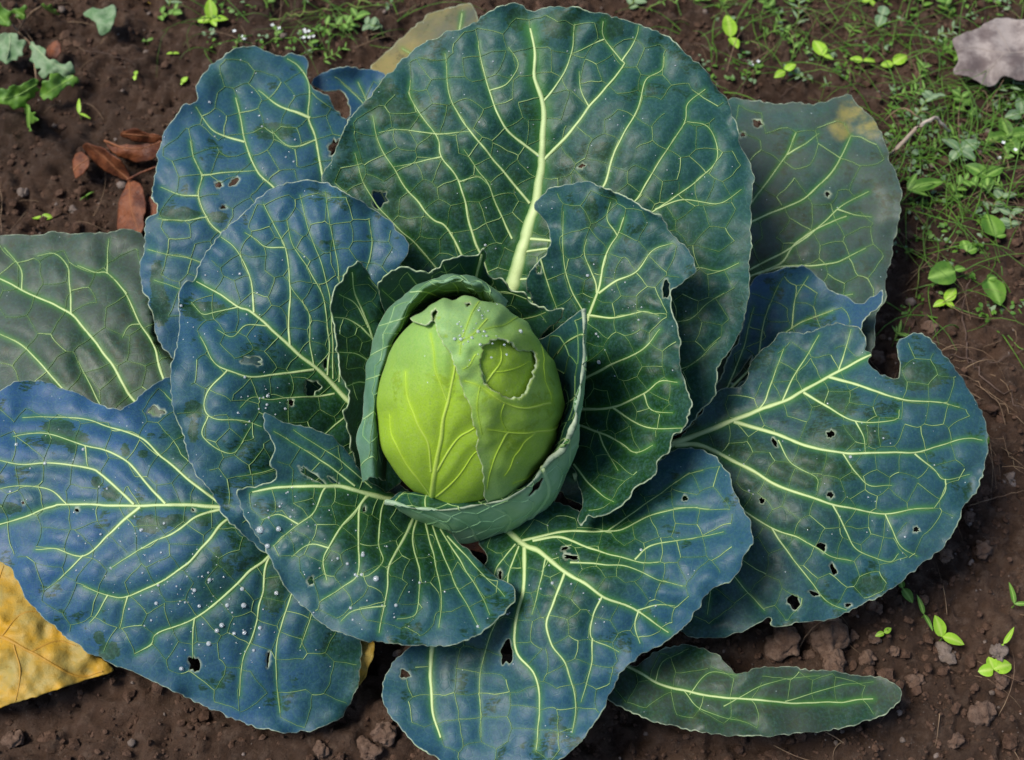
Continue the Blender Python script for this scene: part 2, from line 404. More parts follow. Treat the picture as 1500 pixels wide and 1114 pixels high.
        D = 2 * (A[:, 0] * (B[:, 1] - C[:, 1]) + B[:, 0] * (C[:, 1] - A[:, 1]) + C[:, 0] * (A[:, 1] - B[:, 1]))
        a2, b2, c2 = (A ** 2).sum(1), (B ** 2).sum(1), (C ** 2).sum(1)
        cc = np.stack([(a2 * (B[:, 1] - C[:, 1]) + b2 * (C[:, 1] - A[:, 1]) + c2 * (A[:, 1] - B[:, 1])) / D,
                       (a2 * (C[:, 0] - B[:, 0]) + b2 * (A[:, 0] - C[:, 0]) + c2 * (B[:, 0] - A[:, 0])) / D], 1)
        ed = {}; lines = []
        for i, t in enumerate(tri):
            for a, b in ((t[0], t[1]), (t[1], t[2]), (t[2], t[0])): ed.setdefault((min(a, b), max(a, b)), []).append(i)
        for e, f in ed.items():
            if len(f) != 2 or r.random() < 0.07: continue
            a, b = cc[f[0]], cc[f[1]]; L = np.linalg.norm(b - a)
            if L < 3 or L > sp * 2.2: continue
            n_ = max(2, int(L / 5)); t = np.linspace(0, 1, n_ + 1)[:, None]
            bow = (r.random() - 0.5) * 0.5; ln = a + (b - a) * t + np.array([[a[1] - b[1], b[0] - a[0]]]) * (bow * t * (1 - t))
            ln = ln + np.stack([vnoise(ln[:, 0] / 12, ln[:, 1] / 12, s.seed + 50), vnoise(ln[:, 0] / 12, ln[:, 1] / 12, s.seed + 60)], 1) * 3
            lines.append(ln)
        cat = np.concatenate(lines); ok = inside(cat, o) & (s.f_edge(cat) > 3)
        for h in s.holes: ok &= ~inside(cat, h)
        cut = np.cumsum([len(l) for l in lines])[:-1]
        lines = [l for l, k in zip(lines, np.split(ok, cut)) if k.all()]
        return lines
    def strip(s, name, lines, mat, hgt):
        V, Fs, A, RR, UU = [], [], [], [], []; nb = 0
        prof = np.array([-1.25, -0.6, 0, 0.6, 1.25]); hh = np.array([-0.35, 0.62, 1.0, 0.62, -0.35])
        for w0, w1, ln in lines:
            n = len(ln)
            if name != 'vein_network':
                ok = inside(ln, s.outline)
                if ok.sum() < 2: continue
                ln = ln[np.nonzero(ok)[0].min():np.nonzero(ok)[0].max() + 1]; n = len(ln)
            if n < 2: continue
            t = np.gradient(ln, axis=0); t /= np.linalg.norm(t, axis=1, keepdims=True) + 1e-9
            nr = np.stack([-t[:, 1], t[:, 0]], 1); f = np.linspace(0, 1, n)
            w = (w0 + (w1 - w0) * f ** 0.8) * 0.5 * (1 + 0.22 * vnoise(ln[:, 0] / 9, ln[:, 1] / 9, s.seed))
            q = (ln[:, None] + nr[:, None] * (prof[None, :, None] * w[:, None, None])).reshape(-1, 2)
            hz = (hh[None] * (w[:, None] * hgt * 0.00055 * 2 + (0.00055 if name == 'vein_network' else 0.00026))).ravel()
            h0 = np.repeat(s.lift(ln), 5)                      # ride on the surface under the vein's own axis
            h1 = s.lift(q); V.append(s.P0(q, np.where(np.tile(np.abs(prof) > 1, n), np.minimum(h1, h1) - 0.00025, np.maximum(h0, h1)) + hz))
            top = np.clip((0.62 if name == 'vein_network' else 0.58) + 0.11 * w * 2, 0, 1.0)
            A.append((np.array([0.42, 0.80, 1, 0.80, 0.42])[None] * top[:, None]).ravel())
            RR.append(s.reach(q)); UU.append(s.under(q) if s.under else np.zeros(len(q)))
            i = nb + np.arange(n - 1)[:, None] * 5 + np.arange(4)[None]
            Fs.append(np.stack([i, i + 1, i + 6, i + 5], -1).reshape(-1, 4)); nb += 5 * n
        if not V: return None
        ob = mesh_obj(name, np.concatenate(V), np.concatenate(Fs), mat, s.obj, {'vein': np.concatenate(A), 'reach': np.concatenate(RR), 'under': np.concatenate(UU)}, base=s.base)
        ob.color = s.color
        return ob

def height_P(zf):
    return lambda q, off: at_z(q, zf(q) + off)

#CABBAGE
# ------------------------------------------------------------------ the cabbage
BASE = np.array([-0.03, -0.075, 0.0]); BASE[2] = float(ground_h(BASE[0], BASE[1]))
plant = empty('cabbage_plant', BASE)
tag(plant, 'large blue-green cabbage with a bright pointed head and wide spread outer leaves', 'cabbage')
LM = [M_LEAF, M_BACK, M_RIM]

# ---- head: an egg standing on the stem; P_head maps a direction of view onto its surface and on round its back
HC = np.array([-0.0370, -0.0735, 0.185]); HA, HB = 0.0700, 0.120
def head_xyz(n, off):
    r = np.array([HA, HA, HB]); k = 1 - 0.28 * np.clip(n[:, 2], 0, 1) ** 1.5
    p = n * r; p[:, :2] *= k[:, None]
    g_ = n / r; g_ /= np.linalg.norm(g_, axis=1, keepdims=True)
    return HC + p + g_ * np.asarray(off).reshape(-1, 1)
def P_head(q, off):
    d = ray(q) / np.array([HA, HA, HB]); o = (CAM - HC) / np.array([HA, HA, HB])
    d = d / np.linalg.norm(d, axis=1, keepdims=True)
    c = o - (d @ o)[:, None] * d; rho = np.linalg.norm(c, axis=1); ch = c / (rho[:, None] + 1e-9)
    a = np.where(rho < 0.98, np.arcsin(np.clip(rho, 0, 0.98)), math.asin(0.98) + (rho - 0.98) * 1.6)
    n = ch * np.sin(a)[:, None] - d * np.cos(a)[:, None]
    return head_xyz(n, np.full(len(n), off) if np.isscalar(off) else off)
def head_core():
    nu, nv = 96, 64
    th = np.linspace(0, 2 * math.pi, nu, endpoint=False); ph = np.linspace(0.02, math.pi - 0.02, nv)
    T, Ph = np.meshgrid(th, ph); n = np.stack([np.sin(Ph) * np.cos(T), np.sin(Ph) * np.sin(T), np.cos(Ph)], -1).reshape(-1, 3)
    V = head_xyz(n, 0.0016 * fbm(n[:, 0] * 3 + 5, n[:, 1] * 3 + n[:, 2] * 2, 77, 2))
    i = np.arange(nv * nu).reshape(nv, nu); j = np.roll(i, -1, 1)
    Fq = [tuple(x) for x in np.stack([i[:-1], i[1:], j[1:], j[:-1]], -1).reshape(-1, 4)]
    Fq += [tuple(i[0][::1]), tuple(i[-1][::-1])]
    return mesh_obj('head', V, Fq, M_HEAD, plant, {'vein': np.zeros(len(V))}, base=BASE)
head = head_core(); head.color = (0.5, 0, 0, 0)
head['label'] = 'bright yellow-green pointed cabbage head'
HM = [M_HEAD, M_HEAD, M_RIM]
front = Leaf('head_leaf', [(628, 742), (585, 715), (555, 670), (540, 590), (552, 520), (580, 470), (610, 440), (650, 440), (690, 470), (715, 560), (735, 660), (725, 725), (680, 742)],
     lambda q, off: P_head(q, off + 0.0016), head, BASE, (0.62, 0, 0, 0), HM, 4, 0.5, net=0, vw=1.0, ripple=(0.0015, 60), ruffle=0.0, puff=0.0020, seed=2,
     veins=[(10, 4, [(632, 742), (636, 700), (643, 650), (652, 600), (662, 555), (668, 500)]),
            (4.5, 1.5, [(640, 690), (665, 655), (690, 640), (715, 625)]), (4, 1.2, [(632, 690), (625, 655), (605, 620), (588, 590), (580, 550)]),
            (3.5, 1.2, [(630, 722), (600, 680), (575, 640), (565, 610)]), (3, 1, [(650, 600), (632, 560), (625, 520), (620, 490)]),
            (3.5, 1.2, [(640, 725), (668, 700), (695, 668), (715, 660)])])
over = Leaf('head_leaf', [(604, 476), (598, 468), (612, 445), (640, 432), (680, 424), (740, 420), (800, 440), (850, 510), (858, 600), (840, 680), (780, 735), (740, 725), (712, 722), (707, 700), (701, 668), (698, 640), (690, 607), (682, 590), (668, 550), (655, 525), (640, 505), (635, 482), (629, 476), (622, 483), (612, 480)],
     lambda q, off: P_head(q, off + 0.0058), head, BASE, (1.0, 0.45, 0.0, 0), HM, 3.5, 1.6, net=0, vw=1.0, ripple=(0.0024, 34), ruffle=0.0014, puff=0.0016, seed=3, thick=0.0012,
     holes=[[(712, 517), (726, 507), (742, 505), (757, 512), (767, 518), (778, 515), (787, 518), (788, 532), (780, 555), (770, 575), (760, 585), (745, 588), (725, 580), (713, 570), (708, 545), (709, 528)], (633, 466, 4, 9, 0.2), (688, 444, 5, 4, 0)],
     veins=[(4, 1.5, [(800, 590), (770, 600), (740, 596), (705, 575), (680, 570)]), (4, 1.5, [(815, 622), (780, 632), (745, 636), (715, 632)]),
            (3, 1, [(745, 636), (728, 660), (716, 690), (712, 710)]), (2.5, 1, [(780, 632), (750, 665), (735, 690)]),
            (3, 1, [(720, 470), (695, 500), (672, 512)]), (2.5, 1, [(705, 440), (690, 470), (680, 500), (672, 530)]), (2.2, 1, [(700, 530), (690, 545), (678, 552)]),
            (2.2, 1, [(810, 660), (780, 685), (745, 700)]), (2, 0.8, [(770, 450), (750, 475), (715, 490)]), (2, 0.8, [(800, 500), (795, 540), (800, 590)]), (1.8, 0.8, [(705, 575), (700, 605), (706, 640)]), (1.8, 0.8, [(740, 596), (735, 615), (745, 636)])])
Leaf('head_leaf', [(705, 500), (745, 492), (800, 500), (802, 540), (785, 590), (745, 602), (708, 590), (696, 545)],
     lambda q, off: P_head(q, off + 0.0022 + 0.0022 * np.exp(-((q[:, 0] - 745) ** 2 + (q[:, 1] - 546) ** 2) / 900)), over.obj, BASE, (0.15, 0, 0, 0), HM, 3.5, 0.3, net=0, vw=1.0, ripple=(0.001, 30), ruffle=0.0, puff=0.001, seed=4,
     veins=[(4, 1.5, [(712, 580), (730, 555), (743, 530), (745, 505)]), (2, 1, [(730, 555), (760, 548), (785, 530)])], label='yellow-green layer showing through the eaten hole')

# ---- heights under the leaves already built, so that a lower leaf passes beneath
CS = 6.0; CX0, CY0 = -160, -90; CEIL = np.full((230, 310), 9.0)
def ceil_at(q):
    fx = np.clip((q[:, 0] - CX0) / CS, 0, 308.99); fy = np.clip((q[:, 1] - CY0) / CS, 0, 228.99)
    i, j = fy.astype(int), fx.astype(int); a, b = fy - i, fx - j
    return CEIL[i, j] * (1 - a) * (1 - b) + CEIL[i, j + 1] * (1 - a) * b + CEIL[i + 1, j] * a * (1 - b) + CEIL[i + 1, j + 1] * a * b
def add_ceiling(outline, zf, gap=0.013):
    jj, ii = np.meshgrid(np.arange(310), np.arange(230)); q = np.stack([CX0 + jj.ravel() * CS, CY0 + ii.ravel() * CS], 1)
    m = inside(q, outline); flat = CEIL.ravel(); flat[m] = np.minimum(flat[m], zf(q[m]) - gap)
    for _ in range(14):
        for ax in (0, 1):
            for sh in (-1, 1): np.minimum(CEIL, np.roll(CEIL, sh, ax) + 0.0075, out=CEIL)
def cabbage_leaf(name, outline, ctrl, color, veins, holes=(), label=None, seed=0, **kw):
    f = tps(ctrl); ceil_now = CEIL.copy()
    def zf(q):
        z = f(q); fx = np.clip((q[:, 0] - CX0) / CS, 0, 308.99); fy = np.clip((q[:, 1] - CY0) / CS, 0, 228.99)
        i, j = fy.astype(int), fx.astype(int); a, b = fy - i, fx - j
        c = ceil_now[i, j] * (1 - a) * (1 - b) + ceil_now[i, j + 1] * (1 - a) * b + ceil_now[i + 1, j] * a * (1 - b) + ceil_now[i + 1, j + 1] * a * b
        z = np.minimum(z, c)
        p = at_z(q, z)
        return np.maximum(z, ground_h(p[:, 0], p[:, 1]) + 0.006)
    L = Leaf(name, outline, height_P(zf), plant, BASE, color, kw.pop('mats', LM), holes=holes, veins=veins, label=label, seed=seed, fold=kw.pop('fold', 0.007), **kw)
    viol = (f(L.outline) - zf(L.outline)).max(); print('leaf', seed, 'max pushed down %.3f' % viol)
    add_ceiling(L.outline, zf)
    return L

# ---- wrapper leaves round the head: lofted sheets with rolled rims
def loft_P(G, su, sv, crease=None, face=(100, 40)):
    G = np.asarray(G, float); R, Cn = G.shape[:2]
    W = at_z(G[..., :2].reshape(-1, 2), G[..., 2].ravel()).reshape(R, Cn, 3)
    def cr(a, t):      # weights
        return np.stack([-0.5 * t + t ** 2 - 0.5 * t ** 3, 1 - 2.5 * t ** 2 + 1.5 * t ** 3, 0.5 * t + 2 * t ** 2 - 1.5 * t ** 3, -0.5 * t ** 2 + 0.5 * t ** 3], 1)
    def ev(q):
        u = np.clip(q[:, 0] / su, 0, Cn - 1.0001); v = np.clip(q[:, 1] / sv, 0, R - 1.0001)
        i, j = v.astype(int), u.astype(int); wi, wj = cr(None, v - i), cr(None, u - j); out = 0
        for a in range(4):
            for b in range(4):
                ii = np.clip(i + a - 1, 0, R - 1)
                if crease is not None: ii = np.where(i < crease, np.minimum(ii, crease), np.maximum(ii, crease))
                out = out + (wi[:, a] * wj[:, b])[:, None] * W[ii, np.clip(j + b - 1, 0, Cn - 1)]
        return out
    def normal(q, e=1.0):
        du = ev(q + [e, 0]) - ev(q - [e, 0]); dv = ev(q + [0, e]) - ev(q - [0, e])
        n = np.cross(dv, du); return n / (np.linalg.norm(n, axis=1, keepdims=True) + 1e-12)
    f = np.array([face], float); sgn = 1.0 if (normal(f)[0] @ (CAM - ev(f)[0])) > 0 else -1.0
    def P(q, off):
        return ev(q) + sgn * normal(q) * np.asarray(off).reshape(-1, 1)
    P.flip = sgn < 0
    return P
# right and front wrapper; rows run from inside the cup over the rim to the foot
RWc = [[(785, 500, .170), (815, 478, .215), (856, 452, .262), (858, 475, .220), (840, 545, .110)],
       [(806, 560, .150), (832, 530, .200), (855, 520, .245), (856, 560, .180), (838, 610, .095)],
       [(812, 610, .140), (830, 600, .182), (846, 592, .225), (849, 625, .165), (828, 680, .088)],
       [(800, 665, .130), (813, 655, .168), (828, 645, .202), (838, 665, .152), (815, 715, .080)],
       [(775, 700, .127), (785, 694, .155), (796, 690, .182), (815, 717, .138), (785, 762, .072)],
       [(735, 722, .127), (742, 718, .150), (754, 726, .170), (768, 752, .128), (735, 787, .068)],
       [(690, 730, .127), (686, 724, .148), (692, 743, .163), (702, 771, .120), (675, 796, .064)],
       [(640, 735, .124), (628, 724, .143), (625, 747, .152), (648, 768, .116), (630, 790, .062)],
       [(602, 728, .122), (585, 720, .136), (566, 737, .146), (588, 752, .112), (600, 770, .062)]]
SU, SV = 46.0, 40.0
def rect(w, h, n=10):
    t = np.arange(n) / n; w -= 5; h -= 5
    return 2.5 + np.concatenate([np.stack([t * w, 0 * t], 1), np.stack([0 * t + w, t * h], 1), np.stack([w - t * w, 0 * t + h], 1), np.stack([0 * t, h - t * h], 1)])
def densify(cols, k, amp, rows, seed):
    a = np.array(cols); n = len(a); t = np.linspace(0, n - 1, (n - 1) * k + 1); out = []
    for r in range(a.shape[1]):
        l = np.stack([np.interp(t, np.arange(n), smooth3(a[:, r, c], t)) if False else smooth3(a[:, r, c], t) for c in range(3)], 1)
        if r in rows:
            l[:, 0] += amp * vnoise(t * 2.3, t * 0 + r, seed); l[:, 1] += amp * 1.4 * vnoise(t * 2.7, t * 0 + r, seed + 1); l[:, 2] += amp * 0.0005 * vnoise(t * 2.5, t * 0 + r, seed + 2)
        out.append(l)
    return np.array(out)
def smooth3(y, t):
    n = len(y); i = np.clip(t.astype(int), 0, n - 2); f = t - i
    g = lambda k: y[np.clip(k, 0, n - 1)]
    a, b, c_, d = g(i - 1), g(i), g(i + 1), g(i + 2)
    return 0.5 * (2 * b + (c_ - a) * f + (2 * a - 5 * b + 4 * c_ - d) * f ** 2 + (3 * b - a - 3 * c_ + d) * f ** 3)
SU = 46.0 / 3
RWg = densify(RWc, 3, 8.0, (1, 2), 31)
wv = [(7, 3, [(SU * 13.8, SV * 4), (SU * 12.9, SV * 3), (SU * 12, SV * 2.1), (SU * 11.4, SV * 1.0)])]
for a, b in ((1.0, 0.6), (2.2, 1.8), (3.2, 2.9), (5.4, 5.8), (6.4, 7.0), (7.2, 7.7)):
    wv.append((2.6, 1.4, [(SU * 3 * (a * .6 + 1.8), SV * 3.8), (SU * 3 * a, SV * 2.8), (SU * 3 * b, SV * 1.9), (SU * 3 * b + 3, SV * 0.7)]))
Leaf('wrapper_leaf', rect(SU * 24, SV * 4), loft_P(RWg, SU, SV, 2, (SU * 15, SV * 3)), plant, BASE, (0.35, 0.2, 0, 0), [M_LEAF, M_BACK, M_RIM], 3.5, 0.9, veins=wv, net=24, vw=1.5, rim=SV * 2, under=lambda q: np.clip((q[:, 1] - SV * 2.0) / 10, 0, 1),
     holes=[(SU * 13.3, SV * 2.32, 13, 4.5, 0.15)], ripple=(0.0016, 40), ruffle=0.0016, puff=0.0012, seed=5, label='pale cupped leaf wrapped round the front of the head')
LWc = [[(566, 705, .090), (556, 704, .130), (547, 704, .158), (532, 708, .146)],
       [(566, 640, .095), (558, 640, .155), (547, 640, .190), (525, 640, .174)],
       [(575, 575, .100), (564, 572, .170), (552, 573, .214), (533, 570, .198)],
       [(592, 520, .110), (582, 512, .190), (568, 518, .236), (543, 522, .216)],
       [(612, 475, .120), (604, 466, .205), (588, 468, .256), (560, 470, .236)],
       [(645, 445, .125), (638, 432, .225), (622, 424, .272), (598, 425, .250)],
       [(692, 440, .125), (684, 430, .232), (672, 410, .282), (658, 401, .262)],
       [(718, 450, .125), (712, 438, .230), (706, 420, .275), (706, 408, .255)],
       [(740, 470, .120), (736, 460, .220), (738, 450, .252), (744, 445, .238)]]
LWg = densify(LWc, 3, 7.0, (2, 3), 41)[::-1]
wv = [(4, 2, [(SU * 15.6, SV * 2.9), (SU * 15, SV * 1.9), (SU * 14.7, SV * 1.0), (SU * 14.7, SV * 0.3)])]
for a in (0.7, 1.6, 2.5, 3.3, 4.1, 5.8, 6.6, 7.4):
    wv.append((2.2, 1.6, [(SU * 3 * (a * .5 + 2.5), SV * 2.9), (SU * 3 * a, SV * 1.6), (SU * 3 * (a - .1), SV * 0.9), (SU * 3 * (a - .25), SV * 0.15)]))
Leaf('wrapper_leaf', rect(SU * 24, SV * 3), loft_P(LWg, SU, SV, None, (SU * 12, SV * 0.5)), plant, BASE, (0.85, 0.2, 0, 0), [M_LEAF, M_BACK, M_RIM], 3.5, 1.6, veins=wv, net=24, vw=1.3, under=lambda q: np.full(len(q), 0.38),
     ripple=(0.0018, 40), ruffle=0.0024, puff=0.0012, seed=6, label='narrow leaf with rolled rim standing behind the head')

# ---- spread leaves, topmost first: outline, heights, veins traced in photo pixels
def V(w0, w1, *p): return (w0, w1, list(p))
cabbage_leaf('outer_leaf',
  [(388, 603), (412, 615), (440, 624), (478, 636), (505, 655), (525, 685), (550, 712), (585, 728), (630, 752), (665, 785), (692, 812), (715, 833), (737, 850), (751, 860), (755, 870), (745, 891), (720, 915), (690, 935), (660, 945), (620, 946), (580, 943), (540, 940), (500, 929), (462, 905), (432, 877), (411, 850), (394, 815), (380, 795), (365, 770), (353, 742), (348, 720), (373, 714), (397, 707), (405, 692), (396, 678), (401, 657), (392, 640), (385, 615)],
  [(350, 718, .165), (388, 603, .195), (470, 712, .168), (565, 728, .130), (620, 946, .125), (460, 905, .130), (755, 870, .110), (690, 812, .098), (560, 840, .150), (530, 690, .145), (640, 752, .085)],
  (0.75, 0.35, 0, 0),
  [V(8, 3, (585, 735), (540, 724), (500, 714), (473, 712), (440, 713), (405, 716), (370, 722)),
   V(4.5, 1.8, (545, 724), (535, 730), (520, 750), (500, 773), (482, 803), (474, 823), (480, 850)), V(4, 1.6, (537, 727), (526, 747), (525, 797), (525, 840), (500, 862), (470, 880)),
   V(3, 1.5, (565, 730), (558, 753), (555, 797), (562, 823), (540, 843), (525, 840)), V(5, 1.6, (610, 748), (602, 768), (590, 793), (572, 827), (568, 857), (563, 888), (555, 927)),
   V(3.5, 1.4, (615, 750), (604, 790), (615, 837), (615, 870), (610, 897), (598, 905), (582, 907)), V(3, 1.3, (622, 760), (643, 847), (647, 883), (643, 920)),
   V(3, 1.2, (632, 765), (660, 840), (685, 887), (703, 920)), V(2.8, 1.2, (645, 775), (700, 863), (718, 900)), V(2.6, 1.2, (655, 785), (710, 845), (740, 875)),
   V(3.4, 1.4, (480, 712), (473, 720), (460, 750), (437, 768), (400, 800)), V(3, 1.3, (482, 803), (453, 797), (427, 817)), V(3, 1.3, (437, 768), (407, 753), (383, 763)),
   V(2.8, 1.2, (565, 888), (520, 893), (500, 910)), V(3, 1.3, (520, 712), (480, 682), (435, 652), (400, 632)), V(2.4, 1.1, (545, 715), (510, 685), (470, 655), (430, 630))],
  holes=[(455, 852, 4, 7, .3), (455, 696, 20, 4, 0.62), (488, 705, 9, 2.5, .6), (534, 746, 2, 4, 0)], seed=8, net=34)
cabbage_leaf('inner_leaf',
  [(552, 421), (562, 408), (577, 397), (591, 392), (610, 397), (628, 399), (643, 395), (650, 382), (675, 376), (700, 372), (710, 366), (712, 390), (720, 407), (734, 408), (745, 420), (754, 428), (770, 430), (777, 443), (792, 450), (804, 456), (825, 453), (822, 468), (800, 485), (780, 520), (740, 540), (680, 545), (620, 520), (580, 480), (560, 445)],
  [(710, 367, .240), (640, 395, .232), (825, 455, .215), (700, 430, .175), (620, 430, .180), (780, 480, .150), (552, 420, .212), (680, 540, .09)],
  (0.45, 0.0, 0, 0),
  [V(6, 3, (685, 520), (693, 440), (699, 405), (707, 372)), V(2.6, 1.4, (690, 460), (730, 430), (775, 440)), V(2.6, 1.4, (690, 470), (760, 470), (800, 458)), V(2.6, 1.4, (690, 460), (665, 420), (650, 388)), V(2.6, 1.4, (688, 480), (630, 440), (597, 400)), V(2.4, 1.2, (688, 500), (600, 460), (560, 425)), V(2.4, 1.2, (693, 440), (720, 420), (722, 410))],
  seed=10, net=26, vw=1.4, fold=0, step=4, ruffle=0.005, ripple=(0.003, 50))
cabbage_leaf('outer_leaf',
  [(783, 300), (790, 290), (806, 275), (830, 269), (862, 267), (897, 280), (930, 297), (967, 317), (982, 342), (1003, 362), (1015, 375), (1018, 398), (1000, 414), (986, 424), (982, 440), (987, 470), (996, 505), (998, 540), (1012, 582), (1008, 612), (1001, 630), (986, 640), (982, 660), (966, 671), (961, 697), (933, 713), (922, 733), (895, 748), (873, 760), (860, 757), (853, 771), (846, 765), (853, 735), (845, 700), (830, 670), (800, 650), (770, 600), (770, 520), (782, 470), (782, 445), (771, 422), (774, 400), (800, 370), (805, 347), (793, 318)],
  [(860, 268, .235), (1015, 390, .215), (1000, 600, .180), (875, 757, .135), (860, 473, .168), (790, 298, .205), (815, 640, .085), (775, 410, .165), (930, 500, .190), (780, 560, .09)],
  (0.45, 0.22, 0, 0),
  [V(7, 2, (820, 600), (840, 540), (858, 475), (877, 427), (888, 373), (904, 345), (914, 318)), V(3.8, 1.4, (877, 430), (903, 412), (933, 398), (957, 367), (985, 357)),
   V(3, 1.3, (874, 430), (872, 412), (855, 373), (858, 352)), V(3.8, 1.4, (860, 462), (900, 466), (943, 458), (965, 462)), V(5, 1.5, (835, 565), (862, 552), (900, 533), (943, 510), (967, 483)),
   V(5.5, 1.6, (818, 604), (843, 600), (897, 597), (943, 577), (967, 560), (992, 560)), V(3.4, 1.4, (897, 597), (927, 617), (957, 627), (1000, 627)), V(5, 1.4, (815, 612), (840, 620), (877, 633), (910, 650), (932, 663), (957, 652)),
   V(3.4, 1.2, (840, 680), (863, 708), (883, 727), (900, 735)), V(3, 1.2, (780, 345), (793, 383), (803, 420), (817, 455)), V(2.6, 1.2, (904, 345), (890, 320), (895, 295)), V(2.6, 1.2, (862, 470), (835, 420), (825, 370), (825, 310)),
   V(3, 1.2, (877, 633), (890, 665), (905, 690)), V(2.8, 1.2, (943, 577), (955, 600), (985, 605))],
  holes=[(975, 425, 5.5, 12, 0.2), (789, 395, 3, 6, 0)], seed=9, rubs=[(866, 312, 10, 26), (850, 690, 16, 40), (845, 640, 30, 30)], net=34)
cabbage_leaf('inner_leaf',
  [(500, 410), (512, 392), (527, 382), (540, 400), (544, 413), (556, 426), (580, 445), (600, 480), (590, 540), (570, 600), (555, 660), (525, 690), (512, 640), (505, 605), (512, 580), (500, 550), (492, 500), (485, 455), (490, 425)],
  [(527, 382, .212), (487, 460, .200), (505, 600, .165), (560, 600, .110), (580, 460, .160), (530, 690, .100), (535, 500, .165)],
  (0.45, 0.0, 0, 0),
  [V(4.5, 1.8, (575, 610), (560, 540), (540, 480), (520, 430), (515, 400)), V(2.8, 1.3, (583, 447), (560, 430), (540, 408)), V(2.8, 1.3, (545, 495), (515, 470), (490, 465)), V(2.8, 1.3, (560, 540), (525, 520), (497, 515)), V(2.8, 1.3, (540, 480), (520, 445), (497, 430)), V(2.6, 1.2, (565, 570), (530, 560), (508, 565))],
  seed=11, net=26, vw=1.4, fold=0, step=4, ruffle=0.004)
cabbage_leaf('outer_leaf',
  [(284, 410), (290, 395), (303, 368), (326, 340), (360, 310), (385, 284), (415, 270), (447, 265), (482, 270), (520, 290), (560, 315), (590, 345), (598, 362), (590, 382), (583, 400), (580, 450), (570, 540), (575, 620), (590, 690), (560, 730), (500, 760), (430, 800), (387, 808), (366, 793), (334, 763), (320, 740), (308, 717), (293, 703), (278, 678), (266, 628), (253, 597), (250, 563), (253, 523), (262, 487), (261, 450), (263, 428), (271, 414)],
  [(445, 265, .205), (598, 362, .170), (285, 405, .178), (262, 480, .175), (252, 560, .168), (277, 677, .150), (387, 807, .115), (500, 577, .120), (423, 507, .158), (373, 460, .175), (570, 690, .065), (470, 400, .180), (340, 640, .158)],
  (0.85, 0.65, 0, 0),
  [V(9, 2.2, (575, 660), (540, 615), (500, 577), (467, 543), (423, 507), (373, 460), (350, 450), (317, 428), (288, 413)), V(4.5, 1.5, (460, 542), (417, 547), (367, 552), (333, 542), (310, 527), (293, 493)),
   V(3, 1.5, (333, 543), (302, 578), (305, 610), (357, 617), (383, 625)), V(2.6, 1.3, (305, 610), (297, 640), (340, 663), (368, 625)), V(3.2, 1.3, (490, 577), (457, 582), (400, 585), (370, 583), (353, 598)),
   V(3.6, 1.4, (372, 458), (370, 420), (363, 397), (347, 367), (323, 347)), V(3.6, 1.3, (425, 508), (423, 473), (425, 407), (417, 363), (400, 325), (385, 300)), V(2.6, 1.2, (417, 363), (390, 363), (375, 352), (358, 342)),
   V(2.6, 1.2, (460, 537), (453, 490), (452, 457), (430, 427), (422, 405)), V(3, 1.2, (480, 550), (482, 497), (470, 427), (440, 377), (427, 357), (420, 320)), V(2.6, 1.1, (488, 555), (486, 470), (475, 400), (452, 335), (440, 285)),
   V(2.6, 1.1, (497, 560), (500, 440), (492, 370), (480, 310), (475, 280)), V(2.4, 1.1, (505, 480), (530, 420), (545, 360), (540, 320)), V(2.6, 1.2, (350, 450), (317, 457), (297, 460), (280, 443)), V(2.6, 1.2, (393, 478), (360, 477), (340, 493), (318, 483)),
   V(3, 1.3, (520, 600), (470, 640), (430, 670), (390, 690), (350, 700)), V(2.6, 1.2, (545, 640), (480, 690), (420, 740), (370, 760))],
  holes=[(368, 529, 14, 6, .1), (457, 567, 11, 11, 0), (426, 590, 4, 5, 0), (477, 533, 3, 8, 0)], seed=12, rubs=[(300, 455, 34, 14), (283, 600, 14, 14), (283, 632, 7, 18), (440, 570, 20, 10), (425, 625, 25, 25)], net=36)
